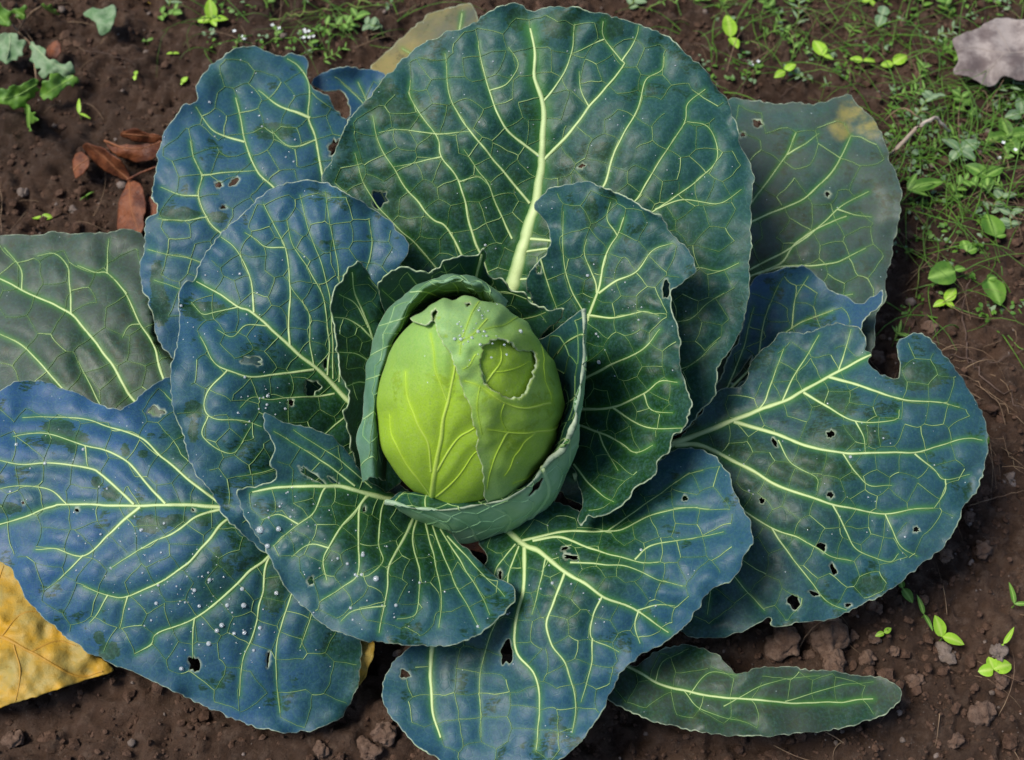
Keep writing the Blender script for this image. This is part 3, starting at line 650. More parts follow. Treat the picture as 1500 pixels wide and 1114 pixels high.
cabbage_leaf('outer_leaf',
  [(1015, 656), (1050, 671), (1069, 700), (1080, 730), (1095, 760), (1106, 790), (1098, 803), (1086, 822), (1085, 836), (1061, 855), (1040, 866), (1020, 898), (998, 925), (962, 949), (930, 966), (905, 995), (882, 1040), (845, 1092), (785, 1130), (700, 1135), (615, 1095), (565, 1035), (561, 1000), (576, 970), (600, 948), (660, 890), (700, 850), (712, 822), (700, 790), (690, 740), (720, 720), (800, 730), (860, 750), (910, 735), (950, 700), (980, 665)],
  [(775, 800, .110), (1106, 790, .140), (1050, 670, .122), (905, 995, .100), (750, 1040, .070), (565, 1000, .055), (850, 850, .132), (1000, 925, .112), (715, 830, .080), (870, 760, .100), (700, 740, .06), (950, 830, .128)],
  (0.75, 0.55, 0, 0),
  [V(9, 2, (735, 770), (767, 798), (790, 808), (820, 833), (853, 853), (883, 873), (933, 895), (980, 927)), V(6, 1.8, (768, 802), (767, 850), (763, 880), (755, 917), (757, 957), (783, 990), (790, 1040), (785, 1100)),
   V(4, 1.6, (827, 840), (812, 880), (802, 910), (807, 943), (830, 977), (842, 1030), (838, 1075)), V(3.4, 1.4, (883, 873), (868, 903), (868, 935), (907, 955)), V(3, 1.3, (868, 935), (865, 980), (850, 1030)), V(3, 1.3, (935, 897), (930, 917), (937, 943)),
   V(4.5, 1.6, (780, 792), (820, 787), (863, 802), (933, 823), (967, 823)), V(3, 1.3, (835, 824), (890, 827), (927, 833), (967, 850), (1000, 860)), V(4, 1.4, (765, 792), (833, 778), (900, 778), (950, 757), (1000, 745), (1040, 745)),
   V(3, 1.3, (933, 895), (963, 887), (990, 888)), V(2.8, 1.2, (930, 820), (953, 800), (1000, 790), (1060, 780)), V(2.8, 1.2, (800, 815), (790, 860), (780, 900)), V(2.6, 1.2, (760, 800), (745, 840), (740, 880), (715, 940), (703, 1000), (705, 1080)),
   V(2.6, 1.2, (755, 797), (728, 830), (722, 870)), V(2.6, 1.2, (890, 778), (950, 735), (1000, 700), (1030, 690)), V(8, 3, (648, 915), (634, 945), (631, 985), (634, 1040), (645, 1080))],
  holes=[(828, 803, 7, 2.5, -.2), (837, 816, 10, 3.5, .1), (743, 957, 8, 16, .25), (732, 842, 3, 7, 0), (1003, 730, 5, 4, 0), (592, 988, 7, 6, .3)], seed=13, net=36)
cabbage_leaf('outer_leaf',
  [(500, 200), (513, 173), (543, 137), (567, 110), (600, 80), (623, 63), (650, 50), (687, 37), (713, 20), (733, 8), (750, 6), (767, 10), (778, 16), (800, 12), (820, 9), (850, 13), (868, 18), (900, 25), (933, 35), (967, 47), (990, 63), (1007, 80), (1030, 100), (1050, 127), (1067, 150), (1077, 180), (1088, 220), (1100, 247), (1103, 277), (1100, 313), (1101, 350), (1100, 380), (1098, 430), (1088, 477), (1070, 510), (1054, 533), (1050, 563), (1041, 588), (1020, 611), (1005, 628), (960, 650), (890, 640), (810, 600), (740, 560), (690, 560), (640, 490), (580, 430), (520, 360), (480, 300), (470, 266), (485, 235)],
  [(755, 420, .125), (795, 230, .190), (775, 30, .250), (500, 210, .185), (650, 50, .230), (1000, 75, .225), (1100, 300, .185), (1050, 560, .125), (890, 620, .075), (700, 545, .07), (940, 230, .205), (640, 220, .195), (480, 270, .16), (600, 420, .12)],
  (0.60, 0.12, 0, 0),
  [V(23, 3, (725, 500), (750, 420), (762, 375), (775, 330), (787, 290), (793, 233), (796, 190), (795, 150), (783, 112), (783, 77), (776, 42)), V(3.6, 1.4, (795, 150), (817, 123), (835, 83), (843, 35)), V(5, 1.6, (796, 235), (833, 197), (863, 157), (912, 100), (910, 88), (885, 58), (883, 30)),
   V(3, 1.3, (911, 90), (933, 55), (937, 38)), V(2.6, 1.2, (885, 58), (860, 68), (837, 80)), V(5, 1.5, (785, 295), (850, 300), (883, 273), (900, 223), (933, 160), (945, 118), (970, 103), (973, 83)), V(4.5, 1.5, (770, 350), (860, 350), (930, 293), (960, 247), (1002, 182), (1007, 153), (1033, 130)),
   V(4, 1.5, (765, 370), (880, 350), (960, 307), (1000, 280), (1050, 237), (1040, 190), (1007, 178)), V(3, 1.3, (960, 307), (1000, 293), (1052, 298), (1087, 277)), V(3.4, 1.4, (755, 410), (900, 400), (1000, 410), (1020, 393), (1053, 397), (1082, 385)), V(3, 1.3, (750, 430), (900, 470), (1000, 470), (1035, 445), (1060, 430)), V(3, 1.3, (745, 440), (900, 540), (1000, 540), (1050, 500)),
   V(4.6, 1.5, (791, 230), (743, 190), (717, 133), (702, 75), (701, 60)), V(2.6, 1.2, (717, 133), (742, 122), (758, 95), (745, 70)), V(4.2, 1.3, (776, 298), (733, 247), (690, 193), (660, 143), (652, 77)), V(3.2, 1.3, (750, 350), (730, 307), (715, 270), (700, 250), (680, 220)),
   V(5, 1.5, (735, 470), (710, 390), (693, 347), (672, 267), (647, 230), (640, 200), (603, 147), (600, 117)), V(2.6, 1.2, (640, 197), (690, 193)), V(4.5, 1.4, (720, 470), (663, 347), (633, 320), (600, 283), (577, 247), (553, 203), (545, 170)), V(2.6, 1.2, (647, 230), (605, 240), (577, 245)), V(2.6, 1.2, (642, 197), (590, 190), (555, 195)),
   V(3.4, 1.3, (705, 470), (620, 370), (560, 310), (530, 260), (520, 225)), V(3, 1.3, (690, 480), (600, 400), (530, 330), (495, 275)), V(2.6, 1.2, (672, 267), (700, 260), (716, 272)), V(2.6, 1.2, (863, 157), (850, 130), (848, 105))],
  holes=[(556, 291, 11, 14, .3), (852, 243, 5, 3, -.4)], seed=14, rubs=[(757, 28, 16, 18), (822, 36, 28, 22), (560, 150, 26, 36), (600, 165, 22, 30), (628, 206, 10, 12), (740, 220, 12, 6), (755, 262, 8, 12), (890, 222, 22, 14), (640, 285, 40, 15), (893, 40, 22, 18), (570, 250, 14, 10)], net=38, step=5.5, label='huge upright leaf with a thick pale midrib behind the head')
cabbage_leaf('outer_leaf',
  [(985, 652), (1020, 612), (1050, 573), (1087, 563), (1103, 527), (1130, 500), (1147, 488), (1177, 488), (1220, 473), (1247, 477), (1257, 478), (1265, 491), (1268, 515), (1277, 520), (1273, 531), (1290, 547), (1316, 555), (1318, 535), (1315, 508), (1323, 494), (1347, 487), (1370, 503), (1393, 530), (1413, 560), (1433, 590), (1445, 622), (1446, 663), (1434, 713), (1413, 745), (1393, 787), (1367, 813), (1333, 840), (1307, 863), (1273, 880), (1217, 907), (1170, 913), (1133, 918), (1128, 907), (1119, 908), (1093, 923), (1050, 935), (1007, 931), (970, 890), (930, 820), (880, 760), (820, 720), (820, 690), (900, 670)],
  [(985, 650, .085), (1133, 593, .112), (1270, 520, .125), (1257, 477, .120), (1350, 490, .135), (1445, 640, .100), (1340, 840, .075), (1130, 915, .055), (1007, 931, .045), (1087, 563, .090), (830, 700, .05), (1230, 700, .110), (1100, 750, .085)],
  (0.60, 0.38, 0.12, 0),
  [V(11, 3, (840, 700), (920, 675), (985, 651), (1010, 641), (1067, 618), (1133, 593), (1173, 575), (1217, 550), (1276, 520)), V(4.5, 1.5, (1213, 552), (1267, 567), (1327, 587), (1377, 590), (1407, 597)), V(4, 1.5, (1177, 575), (1213, 597), (1253, 617), (1310, 615), (1317, 600)),
   V(6, 1.6, (1075, 618), (1133, 635), (1183, 653), (1233, 663), (1300, 663), (1340, 663), (1413, 643), (1440, 645)), V(7, 1.6, (985, 652), (1020, 652), (1050, 663), (1090, 683), (1133, 708), (1167, 722), (1217, 738), (1253, 747), (1297, 753), (1333, 747), (1367, 745)),
   V(5, 1.5, (960, 670), (1030, 710), (1090, 748), (1130, 773), (1167, 787), (1213, 813), (1247, 822)), V(3, 1.3, (1130, 773), (1147, 800), (1177, 840), (1210, 880), (1240, 895)), V(3, 1.3, (1220, 740), (1240, 777), (1258, 807), (1300, 823), (1317, 812)), V(2.8, 1.2, (1297, 754), (1320, 800), (1345, 815)),
   V(3, 1.3, (1228, 545), (1235, 520), (1247, 482)), V(3, 1.3, (1110, 602), (1122, 585), (1133, 550), (1148, 512)), V(3, 1.3, (1145, 590), (1158, 560), (1180, 523), (1200, 490)), V(3, 1.3, (1235, 665), (1257, 697), (1277, 712), (1307, 712)), V(2.8, 1.2, (1253, 617), (1265, 640), (1268, 662)),
   V(2.8, 1.2, (1340, 665), (1370, 690), (1385, 702), (1420, 695)), V(2.6, 1.2, (1385, 702), (1385, 720), (1368, 745)), V(4, 1.4, (950, 680), (1020, 770), (1080, 850), (1120, 895)), V(3, 1.3, (1030, 790), (1040, 850), (1035, 900)), V(2.6, 1.2, (1140, 645), (1160, 680), (1195, 700), (1197, 720))],
  holes=[(1216, 725, 5, 5, 0), (1116, 733, 4, 4, 0), (1342, 776, 5, 4, 0), (1204, 803, 8, 5, .6), (1220, 834, 4, 8, -.4), (1163, 882, 8, 10, .4), (1192, 870, 7, 3, .5), (1242, 887, 4, 3, 0), (1216, 636, 5, 5, 0), (1134, 648, 3, 7, -.5)], seed=15, rubs=[(1225, 590, 36, 22), (1190, 690, 45, 26), (1150, 690, 30, 15), (1250, 640, 55, 18), (1345, 550, 45, 22), (1275, 857, 28, 16), (1240, 690, 22, 16), (1095, 655, 25, 14), (1020, 665, 20, 12)], net=38,
  label='wide eaten leaf with small round holes and a bitten notch')
cabbage_leaf('outer_leaf',
  [(985, 668), (1010, 630), (1040, 580), (1065, 530), (1088, 480), (1098, 425), (1112, 404), (1130, 398), (1152, 393), (1178, 391), (1200, 408), (1213, 424), (1238, 436), (1262, 443), (1280, 435), (1293, 425), (1290, 443), (1270, 466), (1258, 490), (1240, 530), (1150, 590), (1060, 640)],
  [(1050, 570, .075), (1180, 393, .095), (1292, 428, .112), (1240, 440, .088), (1150, 560, .060), (985, 665, .05), (1270, 468, .100)],
  (0.7, 0.85, 0.15, 0),
  [V(5, 1.6, (985, 668), (1050, 590), (1110, 530), (1160, 480), (1220, 455)), V(3, 1.3, (1110, 530), (1120, 470), (1140, 420)), V(3, 1.3, (1060, 580), (1085, 520), (1105, 450)), V(2.6, 1.2, (1160, 482), (1165, 440), (1185, 405))],
  holes=[(1064, 593, 11, 8, .2), (1088, 548, 26, 7, -0.95)], seed=16, net=34)
cabbage_leaf('outer_leaf',
  [(-70, 590), (-20, 577), (0, 573), (18, 562), (42, 557), (70, 561), (100, 572), (150, 592), (180, 600), (205, 580), (228, 562), (250, 552), (290, 570), (400, 620), (520, 680), (600, 720), (590, 770), (540, 850), (530, 930), (528, 990), (505, 1045), (450, 1072), (390, 1068), (320, 1044), (262, 1016), (210, 992), (160, 972), (120, 950), (72, 912), (40, 880), (22, 845), (8, 828), (-25, 800), (-70, 770), (-95, 700)],
  [(320, 740, .118), (100, 740, .112), (-60, 740, .095), (40, 558, .110), (180, 600, .108), (250, 553, .095), (200, 988, .050), (480, 1000, .035), (590, 730, .055), (270, 860, .098), (60, 890, .072), (110, 650, .115), (480, 850, .07)],
  (0.85, 1.0, 0, 0),
  [V(9, 2, (590, 735), (480, 742), (400, 744), (320, 742), (260, 741), (200, 741), (97, 739), (77, 742), (40, 757), (0, 768), (-40, 775)), V(5, 1.6, (205, 743), (180, 763), (160, 783), (122, 814), (83, 805), (52, 804)), V(3.2, 1.3, (122, 814), (93, 843), (70, 862)), V(4.5, 1.5, (345, 744), (320, 747), (290, 757), (250, 783), (220, 797), (160, 833)),
   V(6, 1.6, (400, 746), (360, 750), (330, 763), (300, 797), (270, 830), (233, 853), (187, 874), (158, 872), (122, 858)), V(3, 1.3, (158, 872), (143, 897), (130, 912)), V(6, 1.6, (450, 760), (393, 815), (363, 840), (320, 882), (285, 907), (232, 927), (222, 943), (197, 957)), V(4.5, 1.5, (430, 780), (392, 820), (383, 877), (370, 930), (356, 970), (350, 1020)),
   V(4.5, 1.5, (196, 739), (173, 717), (147, 695), (130, 686), (77, 678), (35, 680), (0, 675), (-40, 660)), V(4.2, 1.5, (242, 738), (213, 707), (187, 677), (153, 660), (125, 653), (67, 635), (20, 640)), V(4.5, 1.5, (325, 740), (277, 703), (240, 672), (207, 642), (160, 625), (117, 613), (77, 612), (33, 613)), V(3, 1.3, (97, 738), (72, 718), (27, 713), (-20, 722)),
   V(3, 1.3, (125, 653), (127, 680), (131, 688)), V(3, 1.3, (285, 907), (282, 940), (282, 965)), V(3, 1.3, (187, 874), (180, 900), (175, 920)), V(3.6, 1.4, (460, 780), (430, 860), (408, 930), (405, 1000), (410, 1045)), V(3, 1.3, (480, 800), (465, 870), (440, 950)), V(3, 1.3, (390, 740), (340, 700), (290, 650), (260, 600), (240, 575))],
  holes=[(228, 603, 11, 7, .2), (284, 973, 7, 13, -.2), (113, 748, 3, 3, 0), (283, 747, 2, 2, 0), (393, 965, 2, 12, 0.05), (34, 737, 2, 2, 0)], seed=17, rubs=[(85, 625, 24, 10), (93, 641, 35, 12), (106, 652, 8, 14), (141, 706, 8, 9), (163, 724, 14, 12), (222, 768, 22, 13), (258, 763, 18, 11), (298, 760, 14, 10), (160, 954, 16, 13), (145, 934, 8, 10), (318, 822, 8, 20), (335, 835, 8, 10), (10, 745, 22, 8), (183, 660, 6, 10), (400, 870, 16, 30), (210, 665, 8, 6)], net=42, step=5.5, label='wide blue leaf beaded with dew and marked by dark scars')
cabbage_leaf('outer_leaf',
  [(212, 352), (213, 324), (229, 311), (230, 299), (223, 293), (224, 267), (230, 233), (238, 200), (253, 177), (270, 154), (281, 152), (289, 146), (288, 123), (307, 97), (333, 78), (370, 65), (393, 77), (413, 82), (428, 77), (449, 84), (452, 100), (448, 113), (457, 127), (482, 143), (490, 160), (502, 168), (520, 200), (540, 280), (580, 370), (620, 460), (660, 560), (640, 620), (560, 610), (440, 580), (320, 560), (250, 520), (230, 490), (217, 440), (207, 417), (205, 390)],
  [(450, 90, .128), (225, 270, .125), (370, 66, .140), (500, 170, .120), (210, 420, .105), (600, 480, .075), (640, 610, .05), (360, 230, .138), (240, 510, .085)],
  (0.85, 0.65, 0.05, 0),
  [V(6, 2, (640, 600), (520, 420), (430, 310), (400, 275), (377, 250), (358, 208), (352, 173), (345, 143)), V(5.5, 1.6, (560, 450), (490, 320), (472, 253), (462, 200), (453, 173), (452, 123), (437, 97), (420, 85)), V(4.5, 1.4, (454, 173), (430, 163), (403, 153), (378, 132)), V(5, 1.5, (520, 440), (400, 400), (322, 340), (303, 317), (290, 287), (295, 257), (283, 230), (278, 205)), V(2.8, 1.2, (295, 257), (327, 254), (380, 250)),
   V(3.4, 1.3, (358, 208), (320, 197), (300, 177), (287, 157)), V(2.8, 1.2, (463, 205), (425, 215), (398, 190)), V(3, 1.3, (480, 420), (350, 400), (280, 380), (240, 372), (215, 365)), V(2.8, 1.2, (500, 450), (340, 450), (265, 425), (225, 410)), V(2.6, 1.2, (290, 287), (260, 285), (235, 275)), V(2.6, 1.2, (304, 318), (270, 323), (230, 320))],
  holes=[(490, 217, 7, 13, .35), (343, 266, 8, 4, -.6), (321, 271, 5, 4, 0), (327, 304, 4, 3, 0)], seed=18, rubs=[(402, 193, 32, 13), (265, 315, 32, 10), (318, 318, 16, 8), (230, 410, 10, 30), (235, 450, 14, 30)], net=36)
cabbage_leaf('outer_leaf', [(458, 126), (462, 114), (474, 106), (500, 98), (525, 99), (548, 104), (566, 113), (620, 200), (660, 330), (650, 420), (600, 420), (540, 300), (512, 220), (505, 185), (512, 165), (508, 142), (497, 134), (478, 133)],
  [(510, 99, .105), (565, 113, .100), (460, 125, .10), (640, 420, .05), (510, 220, .085)], (0.85, 0.8, 0, 0),
  [V(5, 1.6, (630, 410), (580, 270), (550, 180), (525, 120)), V(2.6, 1.2, (550, 180), (530, 150), (500, 120)), V(2.6, 1.2, (560, 210), (570, 160), (556, 118))], seed=19, net=30, step=4.5)
cabbage_leaf('outer_leaf', [(1060, 152), (1090, 147), (1120, 148), (1136, 154), (1165, 151), (1200, 152), (1218, 145), (1232, 140), (1247, 138), (1262, 160), (1285, 180), (1299, 215), (1310, 250), (1322, 285), (1315, 330), (1303, 380), (1297, 430), (1284, 470), (1276, 515), (1200, 560), (1080, 570), (960, 560), (860, 540), (860, 500), (950, 400), (1010, 250)],
  [(1090, 147, .100), (1247, 138, .095), (1322, 285, .085), (1280, 510, .055), (870, 520, .05), (1180, 300, .098), (1050, 400, .08)], (0.60, 0.12, 0.45, 0.04),
  [V(7, 2, (870, 520), (960, 460), (1040, 425), (1103, 403), (1143, 387), (1167, 357), (1207, 330), (1240, 318)), V(5.5, 1.6, (900, 500), (1000, 390), (1060, 340), (1103, 293), (1133, 253), (1153, 227), (1166, 195)), V(5.5, 1.6, (920, 490), (1020, 370), (1100, 325), (1150, 305), (1183, 287), (1227, 240), (1247, 200)), V(4.5, 1.5, (1020, 430), (1120, 385), (1180, 350), (1227, 307), (1273, 281)), V(4, 1.5, (1110, 402), (1153, 390), (1213, 388), (1267, 365)),
   V(2.6, 1.2, (1227, 307), (1250, 315), (1278, 318)), V(2.6, 1.2, (1153, 227), (1180, 210), (1200, 195)), V(3, 1.3, (1040, 430), (1120, 440), (1190, 440), (1250, 430))],
  spots=[(1250, 160, 28, 26), (1275, 185, 26, 22), (1232, 190, 20, 20)], holes=[(1110, 181, 7, 6, .2), (1088, 198, 4, 3, 0), (1212, 284, 4, 4, 0)], seed=20, net=42, label='dull grey-green old leaf with a yellowed tip')
cabbage_leaf('outer_leaf', [(-90, 352), (-20, 348), (20, 344), (60, 345), (75, 340), (110, 343), (150, 341), (168, 338), (210, 345), (240, 400), (260, 480), (300, 560), (420, 640), (560, 700), (540, 730), (400, 720), (250, 690), (100, 650), (-40, 640), (-110, 560)],
  [(-60, 350, .075), (210, 345, .085), (-60, 600, .05), (250, 545, .085), (550, 715, .04), (100, 460, .092)], (0.15, 0.05, 0.50, 0),
  [V(8, 2, (550, 715), (400, 680), (270, 640), (198, 588), (180, 560), (147, 510), (105, 462), (65, 440), (30, 425), (0, 408), (-60, 385)), V(6, 1.6, (330, 665), (240, 640), (140, 600), (90, 568), (65, 540), (30, 505), (0, 490), (-50, 470)), V(5, 1.5, (300, 640), (250, 590), (238, 550), (222, 500), (205, 475), (180, 425), (157, 401), (140, 400), (113, 390)), V(3, 1.3, (104, 460), (102, 410), (98, 390), (80, 372), (55, 376)),
   V(2.6, 1.2, (157, 401), (157, 370), (160, 350)), V(3, 1.3, (160, 620), (140, 580), (120, 540), (115, 530)), V(2.6, 1.2, (32, 425), (30, 395), (5, 362)), V(2.6, 1.2, (205, 475), (190, 478), (180, 495))],
  seed=21, rubs=[(195, 515, 14, 45), (160, 560, 60, 30), (20, 385, 30, 12)], net=46, label='dull grey stained lower leaf under the blue leaf')
cabbage_leaf('outer_leaf', [(545, 106), (560, 82), (583, 62), (610, 35), (640, 16), (668, 8), (690, 5), (698, 25), (705, 45), (700, 120), (720, 260), (690, 380), (650, 380), (640, 240), (600, 150)],
  [(690, 6, .075), (545, 105, .040), (700, 120, .085), (670, 380, .05), (620, 60, .065)], (0.35, 0, 0.75, 0.45),
  [V(5, 2, (675, 370), (680, 200), (670, 90), (676, 20)), V(3, 1.3, (675, 130), (620, 90), (590, 70))], seed=22, net=0, step=5, label='withered olive-brown leaf poking out behind the huge leaf')
cabbage_leaf('outer_leaf', [(640, 850), (760, 900), (860, 940), (925, 975), (958, 956), (1000, 945), (1030, 951), (1058, 966), (1082, 986), (1120, 976), (1180, 980), (1250, 988), (1300, 996), (1320, 1020), (1290, 1050), (1200, 1072), (1080, 1078), (970, 1060), (890, 1025), (800, 960), (700, 900)],
  [(650, 855, .035), (920, 985, .060), (1000, 947, .050), (1300, 1000, .035), (1100, 1130, .045), (1100, 1010, .062)], (-0.3, 0.0, 0.45, 0),
  [V(13, 4, (650, 857), (780, 920), (917, 975), (970, 1003), (1060, 1022), (1180, 1030), (1280, 1025)), V(4, 1.5, (1010, 1018), (1040, 985), (1080, 990)), V(4, 1.5, (1060, 1035), (1130, 1000), (1200, 990)), V(4, 1.5, (1000, 1010), (1030, 1040), (1100, 1062)), V(4, 1.5, (1150, 1028), (1230, 1005), (1280, 1000)), V(4, 1.5, (960, 1000), (970, 970), (1000, 955))],
  seed=23, net=44, vw=0.6, label='dark green low leaf on a thick pale stalk')
# stem
def tube(path, rad, nseg=8):
    path = np.asarray(path, float); n = len(path); rad = np.broadcast_to(np.asarray(rad, float), (n,))
    t = np.gradient(path, axis=0); t /= np.linalg.norm(t, axis=1, keepdims=True) + 1e-12
    up = np.where(np.abs(t[:, 2:3]) > 0.9, [[1.0, 0, 0]], [[0, 0, 1.0]]); a = np.cross(t, up); a /= np.linalg.norm(a, axis=1, keepdims=True); b = np.cross(t, a)
    th = np.linspace(0, 2 * math.pi, nseg, endpoint=False)
    Vv = path[:, None] + rad[:, None, None] * (np.cos(th)[None, :, None] * a[:, None] + np.sin(th)[None, :, None] * b[:, None])
    i = np.arange(n * nseg).reshape(n, nseg); j = np.roll(i, -1, 1)
    Fq = np.stack([i[:-1], j[:-1], j[1:], i[1:]], -1).reshape(-1, 4)
    return Vv.reshape(-1, 3), Fq
sv, sf = tube([BASE + [0, 0, -0.03], BASE + [0, 0, 0.03], HC - [0, 0, HB * 0.75]], [0.022, 0.020, 0.030], 14)
mesh_obj('stem', sv, sf, M_STALK, plant, base=BASE)
#DETAILS
LAND = [(1450, 78, 'the grey dead leaf'), (1225, 16, 'the arched brown twig'), (1265, 150, 'the yellow-tipped leaf'), (1345, 212, 'the thick pale straw'), (1060, 95, 'the kinked dark twig'), (960, 40, 'the huge upright leaf'), (490, 22, 'the olive runner stem'), (620, 50, 'the withered olive-brown leaf'), (510, 105, 'the small blue lobe'), (370, 66, 'the top of the upper blue leaf'), (313, 36, 'the tall pointed sprout'),
        (216, 66, 'the narrow-leaved olive seedling'), (1325, 290, 'the long-leaved weed'), (1470, 215, 'the leafy weed rosette'), (1440, 270, 'the three-leaved weed'), (1455, 356, 'the spotted round leaf'), (1300, 540, 'the bitten notch'), (1430, 740, 'the straight pale straw'), (1207, 933, 'the largest clod'), (1383, 964, 'the pale rounded clod'), (1460, 957, 'the pale flat clod'), (60, 1040, 'the yellow withered leaf'), (500, 990, 'the crumpled yellow scrap'),
        (189, 262, 'the dry compound leaf'), (5, 300, 'the stained grey leaf'), (1300, 860, 'the edge of the holed leaf'), (1370, 115, 'the diagonal dark twig'), (1170, 125, 'the slender brown twig'), (1203, 95, 'the big rounded seed leaf'), (1060, 1000, 'the dark low leaf'), (1413, 450, 'the upright brown twig'), (1113, 100, 'the tiny white flowers')]
def near(x, y): return min(LAND, key=lambda l: (l[0] - x) ** 2 + (l[1] - y) ** 2)[2]
# ------------------------------------------------------------------ soil clods and crumbs
def ico(sub):
    import bmesh
    bm = bmesh.new(); bmesh.ops.create_icosphere(bm, subdivisions=sub, radius=1.0)
    v = np.array([x.co[:] for x in bm.verts]); f = np.array([[x.index for x in p.verts] for p in bm.faces]); bm.free()
    return v, f
ICO1, ICO2, ICO3 = ico(1), ico(2), ico(4)
def lump(v, seed, amp=0.35):
    n = fbm(v[:, 0] * 1.3 + v[:, 2] * 0.7 + 3, v[:, 1] * 1.3 - v[:, 2] * 0.9 + 3, seed, 3) + 0.5 * fbm(v[:, 2] * 3 + 5, v[:, 0] * 3 + v[:, 1] * 2, seed + 9, 3)
    return v * (1 + amp * n)[:, None]
def clod_mat(name, a, b):
    k = N(name); co = k.obj()
    c = k.mix(k.ramp(k.noise(co, 90, 5, 0.7), 0.35, 0.7), a, b)
    c = k.mix(k.math('MULTIPLY', k.ramp(k.noise(co, 400, 4, 0.7), 0.5, 0.7), 0.6), c, tuple(x * 0.35 for x in a))
    k.bump(k.noise(co, 300, 6, 0.75), 0.9, 0.003)
    return k.finish(c, 0.9, 0.2)
M_CLOD = clod_mat('clod_brown', (0.12, 0.072, 0.050), (0.22, 0.145, 0.105)); M_CLODR = clod_mat('crumb_brown', (0.070, 0.038, 0.024), (0.15, 0.088, 0.060)); M_CLODP = clod_mat('clod_pale', (0.17, 0.13, 0.105), (0.28, 0.22, 0.19))
clods = [(1147, 943, 27, 0, 'cracked brown soil clod beside the largest clod, under the notched leaf edge'), (1207, 933, 32, 0, 'largest crumbly brown soil clod beneath the hole-riddled leaf'), (1183, 964, 11, 0, None), (1383, 964, 19, 1, 'pale rounded soil clod beside a two-leaved seedling'),
         (1460, 957, 13, 1, 'pale flat soil clod behind a small seedling'), (1478, 703, 11, 1, None), (1437, 806, 17, 0, None), (1383, 814, 11, 0, None), (1247, 934, 9, 0, None), (1222, 974, 18, 0, None), (1281, 892, 15, 0, None),
         (1362, 484, 13, 0, None), (1285, 530, 15, 0, None), (1420, 760, 10, 0, None), (1340, 1000, 14, 0, None), (1440, 1045, 20, 0, None), (1398, 1085, 12, 0, None), (20, 1085, 14, 0, None), (540, 1100, 16, 0, None), (470, 1100, 12, 0, None), (105, 309, 9, 1, None), (35, 285, 9, 1, None), (128, 235, 8, 0, None), (1280, 935, 11, 0, None), (1310, 955, 9, 0, None), (1352, 880, 9, 0, None), (560, 1075, 18, 0, None), (1465, 1000, 11, 0, None), (1270, 965, 13, 0, None), (1190, 905, 10, 0, None)]
for i, (x, y, r, pale, lab) in enumerate(clods):
    p = on_ground((x, y))[0]; R = r * 0.00056
    v = lump(ICO3[0], i + 3, 0.85) * [R, R * 0.9, R * 0.7]; a = RNG.random() * 6.28; v = v @ np.array([[math.cos(a), math.sin(a), 0], [-math.sin(a), math.cos(a), 0], [0, 0, 1]])
    o = mesh_obj('soil_clod', v + p + [0, 0, R * 0.35], ICO3[1], M_CLODP if pale else M_CLOD, base=p); o.location = p
    tag(o, lab or ('small %s soil clod lying loose near %s' % ('pale' if pale else 'knobbly brown' if r > 13 else 'brown', near(x, y))), 'soil clod', None if lab else ('small pale clods on the soil' if pale else 'small brown clods on the soil'))
def crumbs(n, seed):
    r = np.random.default_rng(seed); Vs, Fs = [], []; nb = 0
    xy = np.stack([r.uniform(-0.72, 0.72, n), r.uniform(-0.55, 0.75, n)], 1)
    den = vnoise(xy[:, 0] * 9, xy[:, 1] * 9, 61) + 0.5
    xy = xy[r.random(n) < 0.25 + den]
    z = ground_h(xy[:, 0], xy[:, 1])
    for (x, y), zz in zip(xy, z):
        R = 0.0013 * math.exp(0.68 * r.standard_normal()) + 0.0006; R = min(R, 0.008)
        v = ICO1[0] * (1 + 0.45 * (r.random((len(ICO1[0]), 1)) - 0.5)) * [R, R * r.uniform(.6, 1), R * r.uniform(.5, .9)]
        a = r.random() * 6.28; c_, s_ = math.cos(a), math.sin(a); v = v @ np.array([[c_, s_, 0], [-s_, c_, 0], [0, 0, 1]])
        Vs.append(v + [x, y, zz + R * 0.3]); Fs.append(ICO1[1] + nb); nb += len(v)
    return np.concatenate(Vs), np.concatenate(Fs)
cv, cf = crumbs(30000, 5); o = mesh_obj('soil_crumbs', cv, cf, M_CLODR, smooth=False); tag(o, 'loose brown crumbs of soil scattered over the ground', 'soil', kind='stuff')
cv, cf = crumbs(1500, 6); o = mesh_obj('soil_grit', cv, cf, M_CLODP); tag(o, 'pale bits of grit scattered over the dark soil', 'grit', kind='stuff')

# ------------------------------------------------------------------ fallen leaves and litter
M_DRY = plain('dry_brown_leaf', (0.085, 0.024, 0.010), (0.20, 0.062, 0.022), 70, 0.5, 0.4, (0.26, 0.10, 0.04), 0.8)
M_GREYL = plain('dry_grey_leaf', (0.34, 0.29, 0.265), (0.13, 0.10, 0.095), 38, 0.8, 0.2, (0.30, 0.25, 0.22), 0.6)
M_YEL = plain('yellow_leaf', (0.50, 0.27, 0.012), (0.30, 0.24, 0.07), 26, 0.55, 0.3, (0.40, 0.22, 0.03), 0.7)
M_WEED = plain('weed_green', (0.050, 0.135, 0.012), (0.11, 0.23, 0.022), 60, 0.5, 0.4, (0.24, 0.40, 0.08))
M_WEEDG = plain('weed_grey_green', (0.10, 0.19, 0.08), (0.20, 0.28, 0.16), 90, 0.6, 0.3, (0.28, 0.36, 0.20))
M_LIME = plain('seedling_lime', (0.22, 0.42, 0.02), (0.30, 0.50, 0.04), 60, 0.45, 0.4, (0.4, 0.55, 0.1))
M_STRAW = plain('dry_straw', (0.26, 0.18, 0.11), (0.16, 0.10, 0.065), 70, 0.8, 0.2)
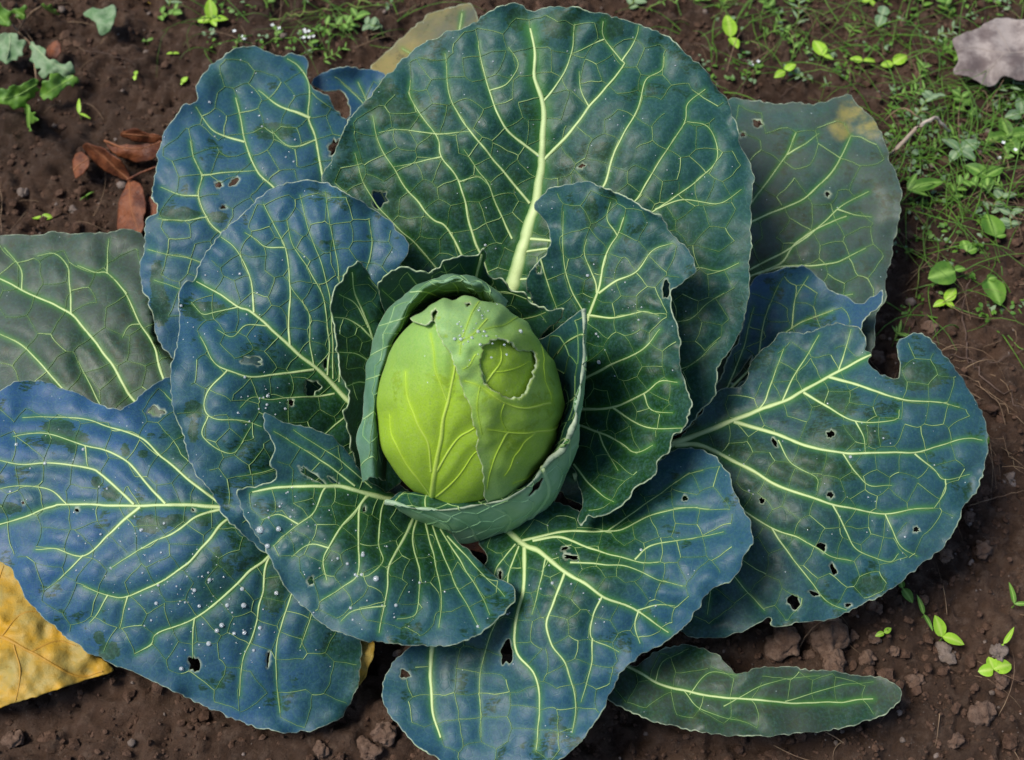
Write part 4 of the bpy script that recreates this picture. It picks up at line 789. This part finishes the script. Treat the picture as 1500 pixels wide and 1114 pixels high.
M_PALE = plain('pale_straw', (0.52, 0.44, 0.36), (0.36, 0.28, 0.22), 70, 0.8, 0.2)
M_TWIG = plain('dark_twig', (0.075, 0.048, 0.038), (0.14, 0.095, 0.075), 70, 0.85, 0.2)
M_WHITE = plain('white_petal', (0.75, 0.76, 0.74), (0.65, 0.68, 0.66), 50, 0.6, 0.3)
M_GSTEM = plain('green_stem', (0.10, 0.20, 0.03), (0.20, 0.26, 0.06), 60, 0.55, 0.3)
def litter(name, outline, lifts, mats, label, cat, veins=(), seed=0, parent=None, base=None, **kw):
    f = tps(lifts); o_ = np.asarray(outline, float)
    if base is None: base = on_ground(o_.mean(0))[0]
    def zf(q):
        L = f(q); z = np.zeros(len(q))
        for _ in range(5):
            p = at_z(q, z); z = ground_h(p[:, 0], p[:, 1]) + L
        return np.maximum(z, -1)
    def smooth_z(q):      # a leaf bridges the small hollows of the soil
        L = f(q); z = np.zeros(len(q))
        for _ in range(5):
            p = at_z(q, z); z = 0.024 * fbm(p[:, 0] * 6, p[:, 1] * 6, 1, 2) - 0.002 + L
        return z
    a = dict(step=4.5, jit=1.0, net=0, ripple=(0.0018, 40), ruffle=0.002, thick=0.0007, puff=0.001); a.update(kw)
    L = Leaf(name, outline, height_P(smooth_z), parent, base, (0.5, 0, 0, 0), mats, veins=veins, seed=seed, **a)
    if parent is None: tag(L.obj, label, cat)
    return L
litter('fallen_leaf', [(1395, 60), (1410, 50), (1430, 44), (1450, 31), (1480, 27), (1520, 35), (1560, 70), (1540, 110), (1496, 118), (1470, 112), (1450, 128), (1420, 113), (1398, 107), (1402, 85)], [(1395, 60, .022), (1450, 30, .026), (1540, 70, .02), (1450, 126, .018), (1470, 80, .034)], [M_GREYL], 'curled grey dead leaf lying on the grassy weeds', 'dead leaf',
       [V(2.5, 1, (1535, 70), (1480, 78), (1430, 70), (1400, 75)), V(1.6, 1, (1480, 78), (1465, 50), (1455, 35)), V(1.6, 1, (1470, 79), (1450, 105), (1448, 122))], seed=31, ripple=(0.004, 35))
litter('fallen_leaf', [(-80, 790), (-30, 800), (0, 812), (22, 832), (60, 888), (110, 938), (165, 978), (150, 990), (120, 998), (60, 1018), (-20, 1040), (-90, 1030), (-110, 900)], [(0, 812, .040), (165, 978, .022), (-80, 1000, .03), (60, 1040, .020), (40, 930, .045)], [M_YEL], 'yellow-orange withered cabbage leaf on the soil beneath the dewy blue leaf', 'fallen leaf',
       [V(7, 2.5, (-100, 960), (-20, 930), (45, 955), (110, 990), (150, 985)), V(3, 1.4, (0, 935), (30, 900), (60, 895)), V(3, 1.4, (45, 955), (80, 940), (110, 945)), V(3, 1.4, (-20, 930), (-10, 880), (5, 830)), V(3, 1.4, (20, 945), (30, 990), (20, 1040))], seed=32, thick=0.001, ripple=(0.0045, 26), ruffle=0.005, net=0)
# three dry leaflets on one stalk
cb = on_ground((189, 262))[0]; comp = empty('dry_compound_leaf', cb); tag(comp, 'dry reddish-brown leaf of curled leaflets on one stalk', 'dead leaf')
for sd, ol, lf in ((33, [(188, 263), (165, 258), (140, 240), (122, 218), (128, 210), (150, 218), (172, 232), (184, 248)], [(188, 262, .010), (125, 213, .016), (150, 222, .030), (160, 250, .008)]),
                   (34, [(189, 264), (204, 270), (212, 290), (212, 320), (205, 345), (180, 348), (171, 335), (173, 305), (181, 280)], [(189, 264, .012), (212, 300, .018), (172, 320, .010), (195, 300, .028), (195, 345, .012)]),
                   (35, [(152, 206), (165, 214), (185, 212), (210, 212), (238, 208), (236, 226), (205, 238), (185, 234), (165, 224)], [(152, 206, .012), (238, 210, .018), (195, 212, .034), (190, 236, .012)]),
                   (36, [(176, 196), (190, 189), (215, 195), (240, 200), (238, 209), (205, 209), (180, 203)], [(176, 196, .012), (240, 204, .02), (205, 196, .030), (205, 209, .014)]),
                   (37, [(108, 250), (106, 232), (118, 222), (130, 232), (126, 248), (112, 262)], [(108, 250, .006), (118, 222, .012), (126, 248, .012), (116, 240, .018)])):
    m = np.mean(ol, 0); litter('leaflet', ol, lf, [M_DRY], None, None, [V(2.6, 1, ol[0], tuple(m), tuple(np.array(ol[len(ol) // 2])))], seed=sd, parent=comp, base=cb, step=3.5, ripple=(0.003, 22), ruffle=0.003)
tv, tf = tube([at_z((x, y), z)[0] for x, y, z in ((186, 264, .012), (205, 254, .02), (225, 246, .022), (245, 240, .02))], [0.0013, 0.0011, 0.001, 0.001], 6); mesh_obj('stalk', tv, tf, M_DRY, comp, base=cb)
litter('fallen_leaf', [(68, 76), (74, 64), (84, 60), (90, 68), (86, 82), (74, 88)], [(68, 76, .012), (86, 62, .02), (80, 86, .012), (78, 72, .024)], [M_DRY], 'small red-brown curled leaf scrap beside the jagged weed', 'dead leaf', seed=38, step=3, ripple=(0.003, 16))
litter('fallen_leaf', [(212, 300), (240, 280), (262, 330), (240, 350), (215, 345)], [(212, 300, .012), (262, 330, .02), (235, 345, .014)], [M_DRY], 'flat brown dead leaf half hidden under the upper blue leaf', 'dead leaf', seed=39)
litter('fallen_leaf', [(560, 760), (700, 745), (790, 745), (800, 770), (770, 795), (725, 815), (690, 805), (620, 790)], [(600, 770, .040), (790, 750, .060), (725, 812, .050), (720, 770, .068)], [M_DRY], 'dark reddish dead leaf tucked beneath the cabbage head', 'dead leaf', [V(3, 1.2, (580, 765), (680, 775), (780, 765))], seed=40)
litter('fallen_leaf', [(455, 985), (470, 960), (500, 945), (530, 935), (548, 940), (545, 965), (530, 1000), (500, 1020), (465, 1010)], [(455, 985, .012), (540, 940, .03), (500, 1020, .012), (505, 965, .030)], [M_YEL], 'crumpled yellow and brown leaf scrap under the lowest leaves', 'dead leaf', seed=41, ripple=(0.005, 24))
litter('fallen_leaf', [(122, 20), (135, 12), (150, 14), (165, 8), (168, 24), (158, 48), (146, 52), (140, 34)], [(122, 20, .012), (165, 10, .016), (150, 50, .01), (150, 26, .024)], [M_WEEDG], 'shrivelled dark green leaf scrap on bare soil', 'dead leaf', seed=42, step=3.5, ripple=(0.004, 16))
# dry stems and twigs
twigs = [([(1300, 236), (1322, 230), (1345, 219), (1386, 209)], 7.5, .075, M_PALE, 'thick pale broken stem beside the yellow-tipped leaf'), ([(1348, 212), (1330, 200), (1310, 188), (1295, 180)], 3.5, .06, M_STRAW, 'brown bent dry stem meeting the thick pale stem'),
  ([(1413, 500), (1408, 450), (1420, 410), (1422, 390)], 2.2, .01, M_TWIG, 'upright brown twig between the round-leaved weeds'), ([(1415, 505), (1418, 535), (1450, 570), (1500, 600)], 2.4, .008, M_TWIG, 'long dark twig running out past the bitten notch'), ([(1425, 560), (1455, 590), (1500, 625)], 1.8, .008, M_STRAW, 'thin pale twig lying alongside a longer dark twig'),
  ([(1420, 740), (1450, 735), (1500, 724)], 1.8, .012, M_STRAW, 'straight pale straw touching the edge of the holed leaf'), ([(1015, 68), (1060, 85), (1095, 97), (1090, 120), (1083, 145)], 1.8, .01, M_TWIG, 'kinked dark twig beside the huge leaf'), ([(1175, 38), (1200, 22), (1240, 14), (1275, 18)], 1.6, .014, M_TWIG, 'arched brown twig among lime seedlings'),
  ([(1330, 60), (1345, 85), (1370, 115), (1395, 140), (1412, 155)], 2.2, .012, M_TWIG, 'diagonal dark twig below the grey dead leaf'), ([(1143, 148), (1170, 125), (1215, 108), (1240, 103)], 1.5, .01, M_TWIG, 'slender brown twig above the old grey leaf'), ([(395, 33), (440, 26), (490, 25), (540, 18), (590, 6)], 2.6, .016, M_GSTEM, 'long olive runner stem lying above the upper blue leaf'), ([(185, -4), (205, 4), (221, 11)], 2.4, .01, M_YEL, 'short orange straw on the bare soil'),
  ([(20, 22), (38, 50), (55, 75), (80, 92)], 1.8, .014, M_STRAW, 'brown stem running under the jagged weed leaves'), ([(120, 78), (160, 84), (195, 92), (200, 98)], 1.2, .006, M_TWIG, 'thin dark root on the bare soil'), ([(1, 262), (4, 300), (2, 340)], 1.5, .006, M_STRAW, 'short straw beside the stained grey leaf'), ([(1330, 270), (1331, 250), (1332, 232)], 1.5, .012, M_TWIG, 'short brown twig under the thick pale stem'),
  ([(1340, 440), (1345, 400), (1352, 370), (1357, 335)], 1.8, .012, M_GSTEM, 'thin olive stem standing beside the old grey leaf'), ([(1390, 520), (1440, 535), (1500, 515)], 1.6, .008, M_TWIG, 'thin crosswise twig crossing the long dark twig'), ([(1470, 640), (1485, 690), (1500, 700)], 1.2, .006, M_STRAW, 'tiny pale straw near the round edge of the holed leaf'), ([(292, 62), (300, 40), (306, 15)], 1.6, .01, M_TWIG, 'short dark stem beside a three-leaved sprout'),
  ([(1230, 150), (1250, 130), (1262, 95), (1268, 60)], 1.3, .012, M_TWIG, 'fine twig rising from the yellowed leaf tip'), ([(1440, -5), (1438, 20), (1442, 34)], 1.8, .014, M_TWIG, 'short twig poking behind the grey dead leaf')]
for i, (pp, wpx, lift, mat, lab) in enumerate(twigs):
    ln = smooth_line(pp, 7); ln = ln + np.stack([vnoise(ln[:, 0] / 14, ln[:, 1] / 14, i), vnoise(ln[:, 0] / 14, ln[:, 1] / 14, i + 5)], 1) * 5
    t = np.linspace(0, 1, len(ln)); P3 = on_ground(ln); P3[:, 2] = 0.4 * P3[:, 2] + 0.6 * P3[:, 2].mean()
    P3[:, 2] = np.maximum(P3[:, 2], ground_h(P3[:, 0], P3[:, 1])) + lift * 0.5 * (0.25 + np.sin(t * 3.1))
    b = P3[0].copy(); tv, tf = tube(P3, wpx * 0.00032 * (1 - 0.35 * t), 6); o = mesh_obj('straw' if mat is not M_TWIG else 'twig', tv, tf, mat, base=b); o.location = b; tag(o, lab, 'twig' if mat is M_TWIG else 'straw')

# ------------------------------------------------------------------ weeds
def blade_mesh(shape, nl=9, nw=5, cup=0.12, bend=0.25):
    """a leaf one long, lying along +x; shape(t) gives its half width"""
    t = np.linspace(0, 1, nl); w_ = np.linspace(-1, 1, nw); T, W = np.meshgrid(t, w_, indexing='ij')
    half = np.array([shape(x) for x in t])[:, None]
    v = np.stack([T, W * half, cup * np.abs(W) ** 1.5 * half - bend * T ** 2 + 0.12 * T], -1).reshape(-1, 3)
    i = np.arange(nl * nw).reshape(nl, nw); f = np.stack([i[:-1, :-1], i[1:, :-1], i[1:, 1:], i[:-1, 1:]], -1).reshape(-1, 4)
    return v, f, np.clip(1 - np.abs(W.ravel()) * 2.4, 0, 1) * 0.8
OVAL = lambda t: 0.30 * math.sin(math.pi * min(1, t ** 0.8)) ** 0.75 + 0.012
LANCE = lambda t: 0.12 * math.sin(math.pi * t ** 0.7) ** 0.8 + 0.008
ROUND = lambda t: 0.42 * math.sin(math.pi * t ** 0.75) ** 0.6 + 0.01
JAG = lambda t: (0.27 * math.sin(math.pi * t ** 0.75) ** 0.7) * (1 - 0.22 * ((t * 7) % 1)) + 0.01
def rotm(az, pitch, roll=0.0):
    ca, sa, cp, sp, cr, sr = math.cos(az), math.sin(az), math.cos(pitch), math.sin(pitch), math.cos(roll), math.sin(roll)
    Rx = np.array([[1, 0, 0], [0, cr, -sr], [0, sr, cr]]); Ry = np.array([[cp, 0, -sp], [0, 1, 0], [sp, 0, cp]]); Rz = np.array([[ca, -sa, 0], [sa, ca, 0], [0, 0, 1]])
    return Rz @ Ry @ Rx
def seedling(x, y, leaves, h, label, mat=None, shape=OVAL, name='seedling', cat='seedling', group=None, stalk=M_GSTEM, nl=9):
    """leaves: (direction in degrees on the ground, length px, pitch degrees)"""
    p = on_ground((x, y))[0]; e = empty(name, p); tag(e, label, cat, group)
    top = np.array([0, 0, h]); tv, tf = tube([[0, 0, -0.004], [0.001, 0, h * 0.5], top], [0.0009, 0.0008, 0.0007], 6); mesh_obj('stem', tv, tf, stalk, e)
    for a, L, pt in leaves:
        v, f, at = blade_mesh(shape, nl=nl, bend=0.2 + 0.2 * RNG.random())
        v = v * (L * 0.00082) @ rotm(math.radians(a), math.radians(pt), RNG.uniform(-.3, .3)).T + top
        mesh_obj('leaf', v, f, mat or M_LIME, e, {'vein': at})
    return e
S = seedling
S(1068, 66, [(95, 34, 25), (-70, 24, 10)], .012, 'lime seedling with one long upright leaf, by the huge leaf edge'); S(1203, 95, [(110, 30, 10), (-20, 14, 5)], .014, 'lime seedling with one big rounded seed leaf above the old grey leaf')
S(1148, 112, [(40, 20, 10), (215, 18, 5)], .008, 'lime two-leaved seedling near tiny white flowers'); S(1262, 97, [(165, 18, 5), (5, 20, 5)], .008, 'flat lime two-leaved seedling in front of a fine twig'); S(1306, 101, [(35, 26, 10), (190, 18, 5)], .008, 'lime seedling with unequal leaves below a brown twig')
S(1272, 8, [(60, 20, 10), (180, 16, 5), (300, 14, 0)], .008, 'lime three-leaved seedling at the foot of an arched twig'); S(1289, 32, [(70, 20, 5), (250, 20, 5)], .01, 'grey-green two-leaved seedling beside the arched twig', M_WEEDG, ROUND)
S(1381, 450, [(50, 22, 15), (200, 16, 5), (-40, 14, 0)], .010, 'bright lime seedling on bare soil beside the upright twig'); S(1375, 940, [(110, 24, 30), (-15, 24, 5)], .012, 'lime sprout with two pointed leaves beside the pale rounded clod', None, LANCE if False else OVAL)
S(1452, 984, [(20, 22, 5), (190, 16, 5), (100, 14, 5)], .006, 'small lime rosette seedling in front of the pale flat clod', None, ROUND); S(1293, 930, [(30, 10, 5), (200, 10, 5)], .005, 'tiny green seedling between brown clods'); S(1320, 866, [(-60, 18, 5), (100, 12, 5)], .006, 'dull green seedling half under the holed leaf edge', M_WEED)
S(62, 322, [(5, 14, 5), (180, 12, 5)], .004, 'flat lime two-leaved seedling beside the stained grey leaf'); S(254, 81, [(0, 9, 5), (180, 9, 5)], .003, 'tiny yellow-lime seedling on open soil near narrow-leaved sprout'); S(199, 113, [(85, 9, 5), (270, 9, 5)], .003, 'tiny upright lime seedling near the thin dark root'); S(268, 124, [(60, 11, 10), (240, 4, 0)], .003, 'single round-leaved seedling near the upper blue leaf', None, ROUND)
S(313, 40, [(95, 28, 40), (5, 22, 5), (190, 20, 5), (300, 14, 5)], .012, 'bright green sprout with one tall pointed leaf'); S(216, 66, [(25, 20, 5), (165, 22, 5)], .006, 'narrow-leaved olive seedling spread wide on open soil', M_WEED, LANCE); S(118, 172, [(95, 22, 25), (-25, 18, 5)], .006, 'narrow yellow-green seedling below the jagged weed', M_LIME, LANCE); S(127, 292, [(40, 12, 10), (220, 9, 5)], .005, 'small green seedling beside the dry compound leaf', M_WEED, LANCE)
S(1350, 905, [(110, 22, 30), (-70, 20, 10)], .008, 'thin-leaved green seedling at the edge of the holed leaf', M_WEED, LANCE); S(1466, 948, [(50, 22, 20), (230, 14, 10)], .008, 'thin yellow-green seedling beyond the pale flat clod', M_LIME, LANCE); S(1482, 890, [(95, 24, 20), (0, 20, 10)], .008, 'slim olive seedling on the bare brown soil', M_WEED, LANCE); S(1440, 655, [(60, 12, 10), (240, 10, 5)], .005, 'small green seedling against the round edge of the holed leaf', M_WEED)
for x, y, lab in ((1395, 405, 'heart-shaped green weed leaf left of the upright twig stem'), (1442, 418, 'green weed with a blotched round leaf near the upright twig'), (1455, 356, 'round pale-spotted weed leaf above the blotched one'), (1413, 377, 'small green weed leaf between the heart-shaped and spotted ones')):
    n_ = 1 if y != 377 else 1
    S(x, y, [(100 if y < 380 else 200 if x < 1400 else -70, 36 if y != 377 else 18, 5), (20, 14, 5)], .010, lab.replace('left of the upright twig stem', 'beside the upright twig'), M_WEED, ROUND, 'broadleaf_weed', 'weed')
S(1325, 290, [(15, 50, 8), (60, 26, 20), (-20, 26, 5)], .014, 'green weed with long pointed leaf beside the old grey leaf', M_WEED, lambda t: 0.17 * math.sin(math.pi * t ** 0.75) ** 0.8 + 0.01, 'broadleaf_weed', 'weed'); S(1470, 215, [(10, 34, 10), (100, 30, 15), (190, 30, 10), (280, 30, 10)], .016, 'leafy green weed rosette below the grey dead leaf', M_WEED, OVAL, 'broadleaf_weed', 'weed')
S(1440, 270, [(30, 26, 10), (150, 30, 10), (260, 26, 10)], .014, 'three-leaved green weed in the grass tangle', M_WEED, OVAL, 'broadleaf_weed', 'weed'); S(1400, 232, [(20, 30, 10), (140, 26, 15), (230, 24, 10), (320, 24, 10)], .014, 'four-leaved dull green weed in the grass tangle', M_WEEDG, OVAL, 'broadleaf_weed', 'weed'); S(1490, 180, [(80, 30, 10), (200, 26, 15)], .014, 'pale grey-green weed under the grey dead leaf', M_WEEDG, OVAL, 'broadleaf_weed', 'weed')
# jagged weed
jb = on_ground((40, 75))[0]; jw = empty('jagged_weed', jb); tag(jw, 'jagged-leaved weed with bright and grey-green leaves on bare soil', 'weed')
for sd, ol, lf, mt, ve in ((51, [(43, 62), (62, 66), (72, 82), (88, 90), (106, 92), (110, 108), (98, 116), (80, 112), (66, 112), (60, 100), (48, 100), (44, 80)], [(43, 62, .03), (108, 100, .02), (60, 105, .018), (75, 90, .036)], M_WEEDG, [(43, 62), (75, 90), (105, 106)]),
    (52, [(112, 112), (108, 130), (96, 132), (84, 146), (66, 148), (56, 142), (62, 128), (70, 116), (90, 110)], [(112, 112, .022), (60, 142, .016), (84, 146, .018), (82, 126, .03)], M_WEED, [(108, 112), (85, 126), (60, 142)]),
    (53, [(-20, 140), (0, 132), (14, 124), (30, 126), (50, 118), (56, 132), (46, 146), (34, 158), (12, 160), (0, 152), (-20, 156)], [(-20, 145, .016), (54, 124, .024), (20, 158, .014), (20, 138, .03)], M_WEED, [(54, 124), (25, 140), (-15, 148)]),
    (54, [(12, 48), (24, 52), (34, 64), (30, 86), (16, 90), (0, 84), (-10, 70), (-2, 54)], [(12, 48, .03), (30, 80, .02), (-5, 70, .02), (12, 70, .034)], M_WEEDG, [(14, 48), (14, 68), (10, 88)]),
    (55, [(-10, 10), (8, 16), (12, 30), (4, 38), (-12, 34)], [(-10, 20, .03), (12, 26, .028), (0, 36, .022)], M_WEED, [(-10, 14), (8, 32)]), (56, [(60, 8), (78, 10), (88, 24), (78, 24), (64, 16)], [(60, 8, .022), (88, 24, .016), (72, 14, .028)], M_WEED, [(60, 8), (86, 22)]),
    (57, [(14, 14), (26, 8), (40, 12), (36, 24), (22, 28)], [(14, 14, .026), (40, 12, .03), (24, 27, .022)], M_WEED, [(36, 24), (18, 14)]), (58, [(36, 160), (44, 158), (54, 166), (52, 184), (42, 196), (34, 186), (32, 170)], [(40, 160, .02), (45, 194, .012), (44, 176, .026)], M_WEED, [(42, 158), (44, 190)])):
    litter('leaf', ol, lf, [mt], None, None, [V(2.4, 1, *ve)], seed=sd, parent=jw, base=jb, step=3.2, jit=4.2, ripple=(0.003, 16), ruffle=0.003, puff=0.0012)
for pp in (((0, 5), (12, 25), (25, 45), (43, 62)), ((43, 62), (50, 90), (54, 122)), ((25, 45), (45, 20), (60, 10))):
    ln = smooth_line(pp, 6); q3 = on_ground(ln, 0.016); tv, tf = tube(q3, 0.0011, 6); mesh_obj('stem', tv, tf, M_STRAW, jw, base=jb)
# sprigs: a leaning stem with small leaves, some with white flower heads
LEAF_T = {}
def sprig(x, y, az, L, nleaf, leaf_px, label, mat, flowers=0, shape=OVAL, name='weed_sprig'):
    p = on_ground((x, y))[0]; e = empty(name, p); tag(e, label, 'weed', 'leafy sprigs on the soil' if not flowers else None)
    t = np.linspace(0, 1, 9); Lm = L * 0.0006; d = np.array([math.cos(math.radians(az)), math.sin(math.radians(az)), 0])
    path = d * (t * Lm)[:, None] + np.array([0, 0, 1.0]) * (0.30 * Lm * np.sin(t * 2.2))[:, None] + np.stack([vnoise(t * 3, t * 0 + x, 3), vnoise(t * 3, t * 0 + y, 4), 0 * t], 1) * 0.012
    path[0, 2] = -0.003; path[1:, 2] += 0.004
    tv, tf = tube(path, np.linspace(0.0009, 0.0005, 9), 5); mesh_obj('stem', tv, tf, M_GSTEM, e)
    key = (mat.name, id(shape))
    for i in range(nleaf):
        f = (i + 0.8) / nleaf; q = np.array([np.interp(f, t, path[:, c]) for c in range(3)])
        if key not in LEAF_T:
            v, fc, at = blade_mesh(shape); LEAF_T[key] = mesh_obj('leaf', v, fc, mat, e, {'vein': at}); o = LEAF_T[key]
        else: o = LEAF_T[key].copy(); COL.objects.link(o); o.parent = e
        s_ = leaf_px * 0.0006 * RNG.uniform(.7, 1.2); o.location = q; o.scale = (s_,) * 3
        o.rotation_euler = (RNG.uniform(-.3, .3), -RNG.uniform(0.0, 0.5), math.radians(az + (70 if i % 2 else -70) * RNG.uniform(.5, 1.2)))
    for i in range(flowers):
        q = path[-1] + RNG.normal(0, 0.0045, 3) * [1, 1, 0.4] + [0, 0, 0.003]; V_, F_ = [], []; n = 0
        for kx in range(4):
            v, fc, _ = blade_mesh(ROUND, 4, 3, bend=0.0); v = v * 0.0026 @ rotm(kx * math.pi / 2 + i, 0.25).T; V_.append(v); F_.append(fc + n); n += len(v)
        mesh_obj('flower', np.concatenate(V_) + q, np.concatenate(F_), M_WHITE, e)
    return e
sprig(345, 72, 60, 20, 3, 12, 'small weed with white flowers beside the upper blue leaf top', M_WEED, 3); sprig(400, 68, 70, 26, 4, 14, 'weed tipped with white flowers above the upper blue leaf', M_WEED, 3); sprig(452, 78, 80, 26, 5, 14, 'weed with a dense white flower cluster above the blue lobe', M_WEED, 6)
sprig(1105, 112, 70, 22, 4, 14, 'weed with tiny white flowers beside the kinked dark twig', M_WEED, 3); sprig(1468, 240, 60, 24, 4, 14, 'weed with white flowers in the grass tangle', M_WEED, 3)
sp_ = [(1160, 90, 95, 60), (1170, 40, 80, 60), (1135, 30, 120, 50), (1120, 60, 40, 46), (1185, 120, 160, 40), (1240, 60, 60, 44), (1390, 30, 100, 50), (1370, 60, 20, 40), (1000, 20, 30, 50), (950, 20, 10, 60), (920, 12, 60, 40), (1060, 20, 70, 50), (470, 50, 10, 60), (440, 10, 20, 70), (500, 60, 60, 50), (520, 20, 40, 60), (560, 50, 160, 40), (480, 90, 30, 36), (390, 10, 60, 44), (250, 20, 80, 36), (235, 30, 10, 40), (1310, 150, 20, 60), (1340, 180, 60, 60), (1360, 230, 30, 60), (1420, 180, 110, 60), (1450, 150, 40, 60), (1385, 290, 20, 60), (1480, 300, 130, 50), (1450, 320, 60, 44), (1300, 500, 40, 24), (1410, 90, 150, 44), (1205, 130, 40, 40), (1350, 20, 60, 50), (1330, 130, 60, 50), (1480, 350, 90, 40), (1500, 240, 120, 60)]
for i, (x, y, a, L) in enumerate(sp_): sprig(x, y, a + 360 * 0, L, 7 + i % 4, 15 + (i * 7) % 9, '%s sprig with %s leaves growing near %s' % (('bright green', 'grey-green')[i % 3 == 1], ('rounded', 'narrow')[i % 2], near(x, y)), (M_WEED, M_WEEDG)[i % 3 == 1], 0, (OVAL, LANCE)[i % 2])
# grass and thread-like stems: nobody could count them
def tangle(n, seed, regions, lmin, lmax, wid):
    r = np.random.default_rng(seed); Vs, Fs = [], []; nb = 0; tot = sum(k[4] for k in regions)
    for x0, y0, x1, y1, wt in regions:
        for _ in range(int(n * wt / tot)):
            q = on_ground((r.uniform(x0, x1), r.uniform(y0, y1)))[0]; L = r.uniform(lmin, lmax) * 0.0006; az = r.uniform(0, 6.28); k = r.uniform(-1.5, 1.5); t = np.linspace(0, 1, 7); an = az + k * t
            st = np.stack([np.cos(an), np.sin(an), 0 * t], 1) * (L / 6); pth = q + np.cumsum(st, 0); hgt = r.uniform(.1, .5) * L
            pth[:, 2] = np.maximum(q[2] + hgt * np.sin(t * r.uniform(1.6, 3.0)), ground_h(pth[:, 0], pth[:, 1]) + 0.0005) - 0.002 * (t == 0)
            v, f = tube(pth, wid * r.uniform(.6, 1.3) * (1 - 0.8 * t), 4); Vs.append(v); Fs.append(f + nb); nb += len(v)
    return np.concatenate(Vs), np.concatenate(Fs)
RG = [(1290, 120, 1520, 330, 10), (1180, 0, 1520, 130, 4), (1000, 0, 1180, 130, 2), (300, -10, 600, 80, 2.5), (1310, 330, 1500, 480, 2)]
gv, gf = tangle(480, 3, RG, 60, 170, 0.0008); o = mesh_obj('grass', gv, gf, M_WEED); tag(o, 'thin green grass and thread-like stems tangled over the soil', 'grass', kind='stuff')
gv, gf = tangle(330, 4, RG + [(1300, 480, 1520, 720, 5), (0, 0, 240, 340, 1.5), (1000, 880, 1500, 1110, 2)], 20, 110, 0.00055); o = mesh_obj('dry_grass', gv, gf, M_STRAW); tag(o, 'fine dry straw and root threads strewn over the soil', 'straw', kind='stuff')
def cover(n, seed, regions):
    r = np.random.default_rng(seed); Vs, Fs = [], []; nb = 0; tot = sum(k[4] for k in regions); base_ = blade_mesh(OVAL, 5, 3)
    for x0, y0, x1, y1, wt in regions:
        for _ in range(int(n * wt / tot)):
            px = np.array([r.uniform(x0, x1), r.uniform(y0, y1)])
            if vnoise(px[0] / 40, px[1] / 40, 91) < -0.08: continue
            q = on_ground(px)[0]
            for k in range(r.integers(2, 6)):
                v = base_[0] * r.uniform(5, 13) * 0.0006 @ rotm(r.uniform(0, 6.28), r.uniform(-.1, .7), r.uniform(-.5, .5)).T + q + r.normal(0, 0.004, 3) * [1, 1, 0.3] + [0, 0, 0.005]
                Vs.append(v); Fs.append(base_[1] + nb); nb += len(v)
    return np.concatenate(Vs), np.concatenate(Fs)
gv, gf = cover(180, 18, RG); o = mesh_obj('ground_cover', gv, gf, M_WEEDG); tag(o, 'tiny grey-green leaves of low ground cover among the weeds', 'ground cover', kind='stuff')
gv, gf = cover(330, 8, RG); o = mesh_obj('ground_cover', gv, gf, M_WEED); tag(o, 'tiny green leaves of low ground cover among the weeds', 'ground cover', kind='stuff')

# ------------------------------------------------------------------ dew
k = N('dew'); k.b.inputs['Transmission Weight'].default_value = 0.6; k.b.inputs['IOR'].default_value = 1.33; k.finish((0.82, 0.88, 0.92), 0.08, 0.8); M_DEW = k.m  # whitish base colour stands in for the silvery reflection inside the drops
BY = {l.seed: l for l in ALL_LEAVES}
def dome(R, sub): 
    v, f = sub; v = v.copy() * R; v[:, 2] = np.where(v[:, 2] < 0, v[:, 2] * 0.35, v[:, 2] * 0.8); return v, f
for sd, pts, lab, grp in ((17, [(325, 916, 4.4), (318, 924, 4.2), (357, 887, 4.6), (333, 887, 4), (355, 863, 4), (405, 869, 4), (358, 927, 4), (381, 920, 3.6), (285, 865, 3.6), (229, 884, 3.4), (292, 888, 3.2), (306, 943, 4.6), (343, 928, 3.4)], 'clear round dew drop on the wide blue leaf', 'dew drops on the wide blue leaf'),
                          (8, [(408, 775, 4.6), (392, 800, 4.6), (551, 848, 5), (530, 842, 3), (580, 887, 3), (700, 918, 2.8)], 'clear round dew drop on the slit leaf in front', 'dew drops on the slit leaf')):
    lf = BY[sd]
    for x, y, r_ in pts:
        p = lf.P(np.array([[x, y]], float))[0]; v, f = dome(r_ * 0.00047, ICO3); o = mesh_obj('dew_drop', v, f, M_DEW); o.location = p; tag(o, lab.replace(' in front', ''), 'dew drop', grp)
def dew(lf, n, cx, cy, sx, sy, seed):
    n = int(n * 0.75); r = np.random.default_rng(seed); q = np.stack([r.normal(cx, sx, n), r.normal(cy, sy, n)], 1); q = q[inside(q, lf.outline)]; p = lf.P(q); Vs, Fs = [], []
    for i, c_ in enumerate(p):
        v, f = dome(0.00072 * math.exp(0.45 * r.standard_normal()), ICO1); Vs.append(v + c_); Fs.append(f + i * len(v))
    return np.concatenate(Vs), np.concatenate(Fs)
Vs, Fs, nb = [], [], 0
for i, a in enumerate([(17, 60, 180, 820, 40, 40), (17, 70, 280, 870, 50, 30), (17, 40, 330, 940, 50, 30), (17, 40, 90, 700, 60, 50), (12, 40, 385, 585, 25, 18), (12, 30, 350, 430, 60, 50), (8, 50, 540, 860, 60, 50), (8, 40, 430, 750, 30, 30), (3, 60, 690, 490, 30, 25), (9, 40, 900, 430, 50, 70), (14, 50, 850, 200, 150, 110), (18, 40, 350, 190, 60, 70), (13, 40, 870, 860, 80, 50), (15, 40, 1250, 700, 100, 90)]):
    lf = BY[a[0]]; v, f = dew(lf, *a[1:], 70 + i); Vs.append(v); Fs.append(f + nb); nb += len(v)
o = mesh_obj('dew', np.concatenate(Vs), np.concatenate(Fs), M_DEW); tag(o, 'fine dew specks sprinkled over the cabbage leaves', 'dew', kind='stuff')
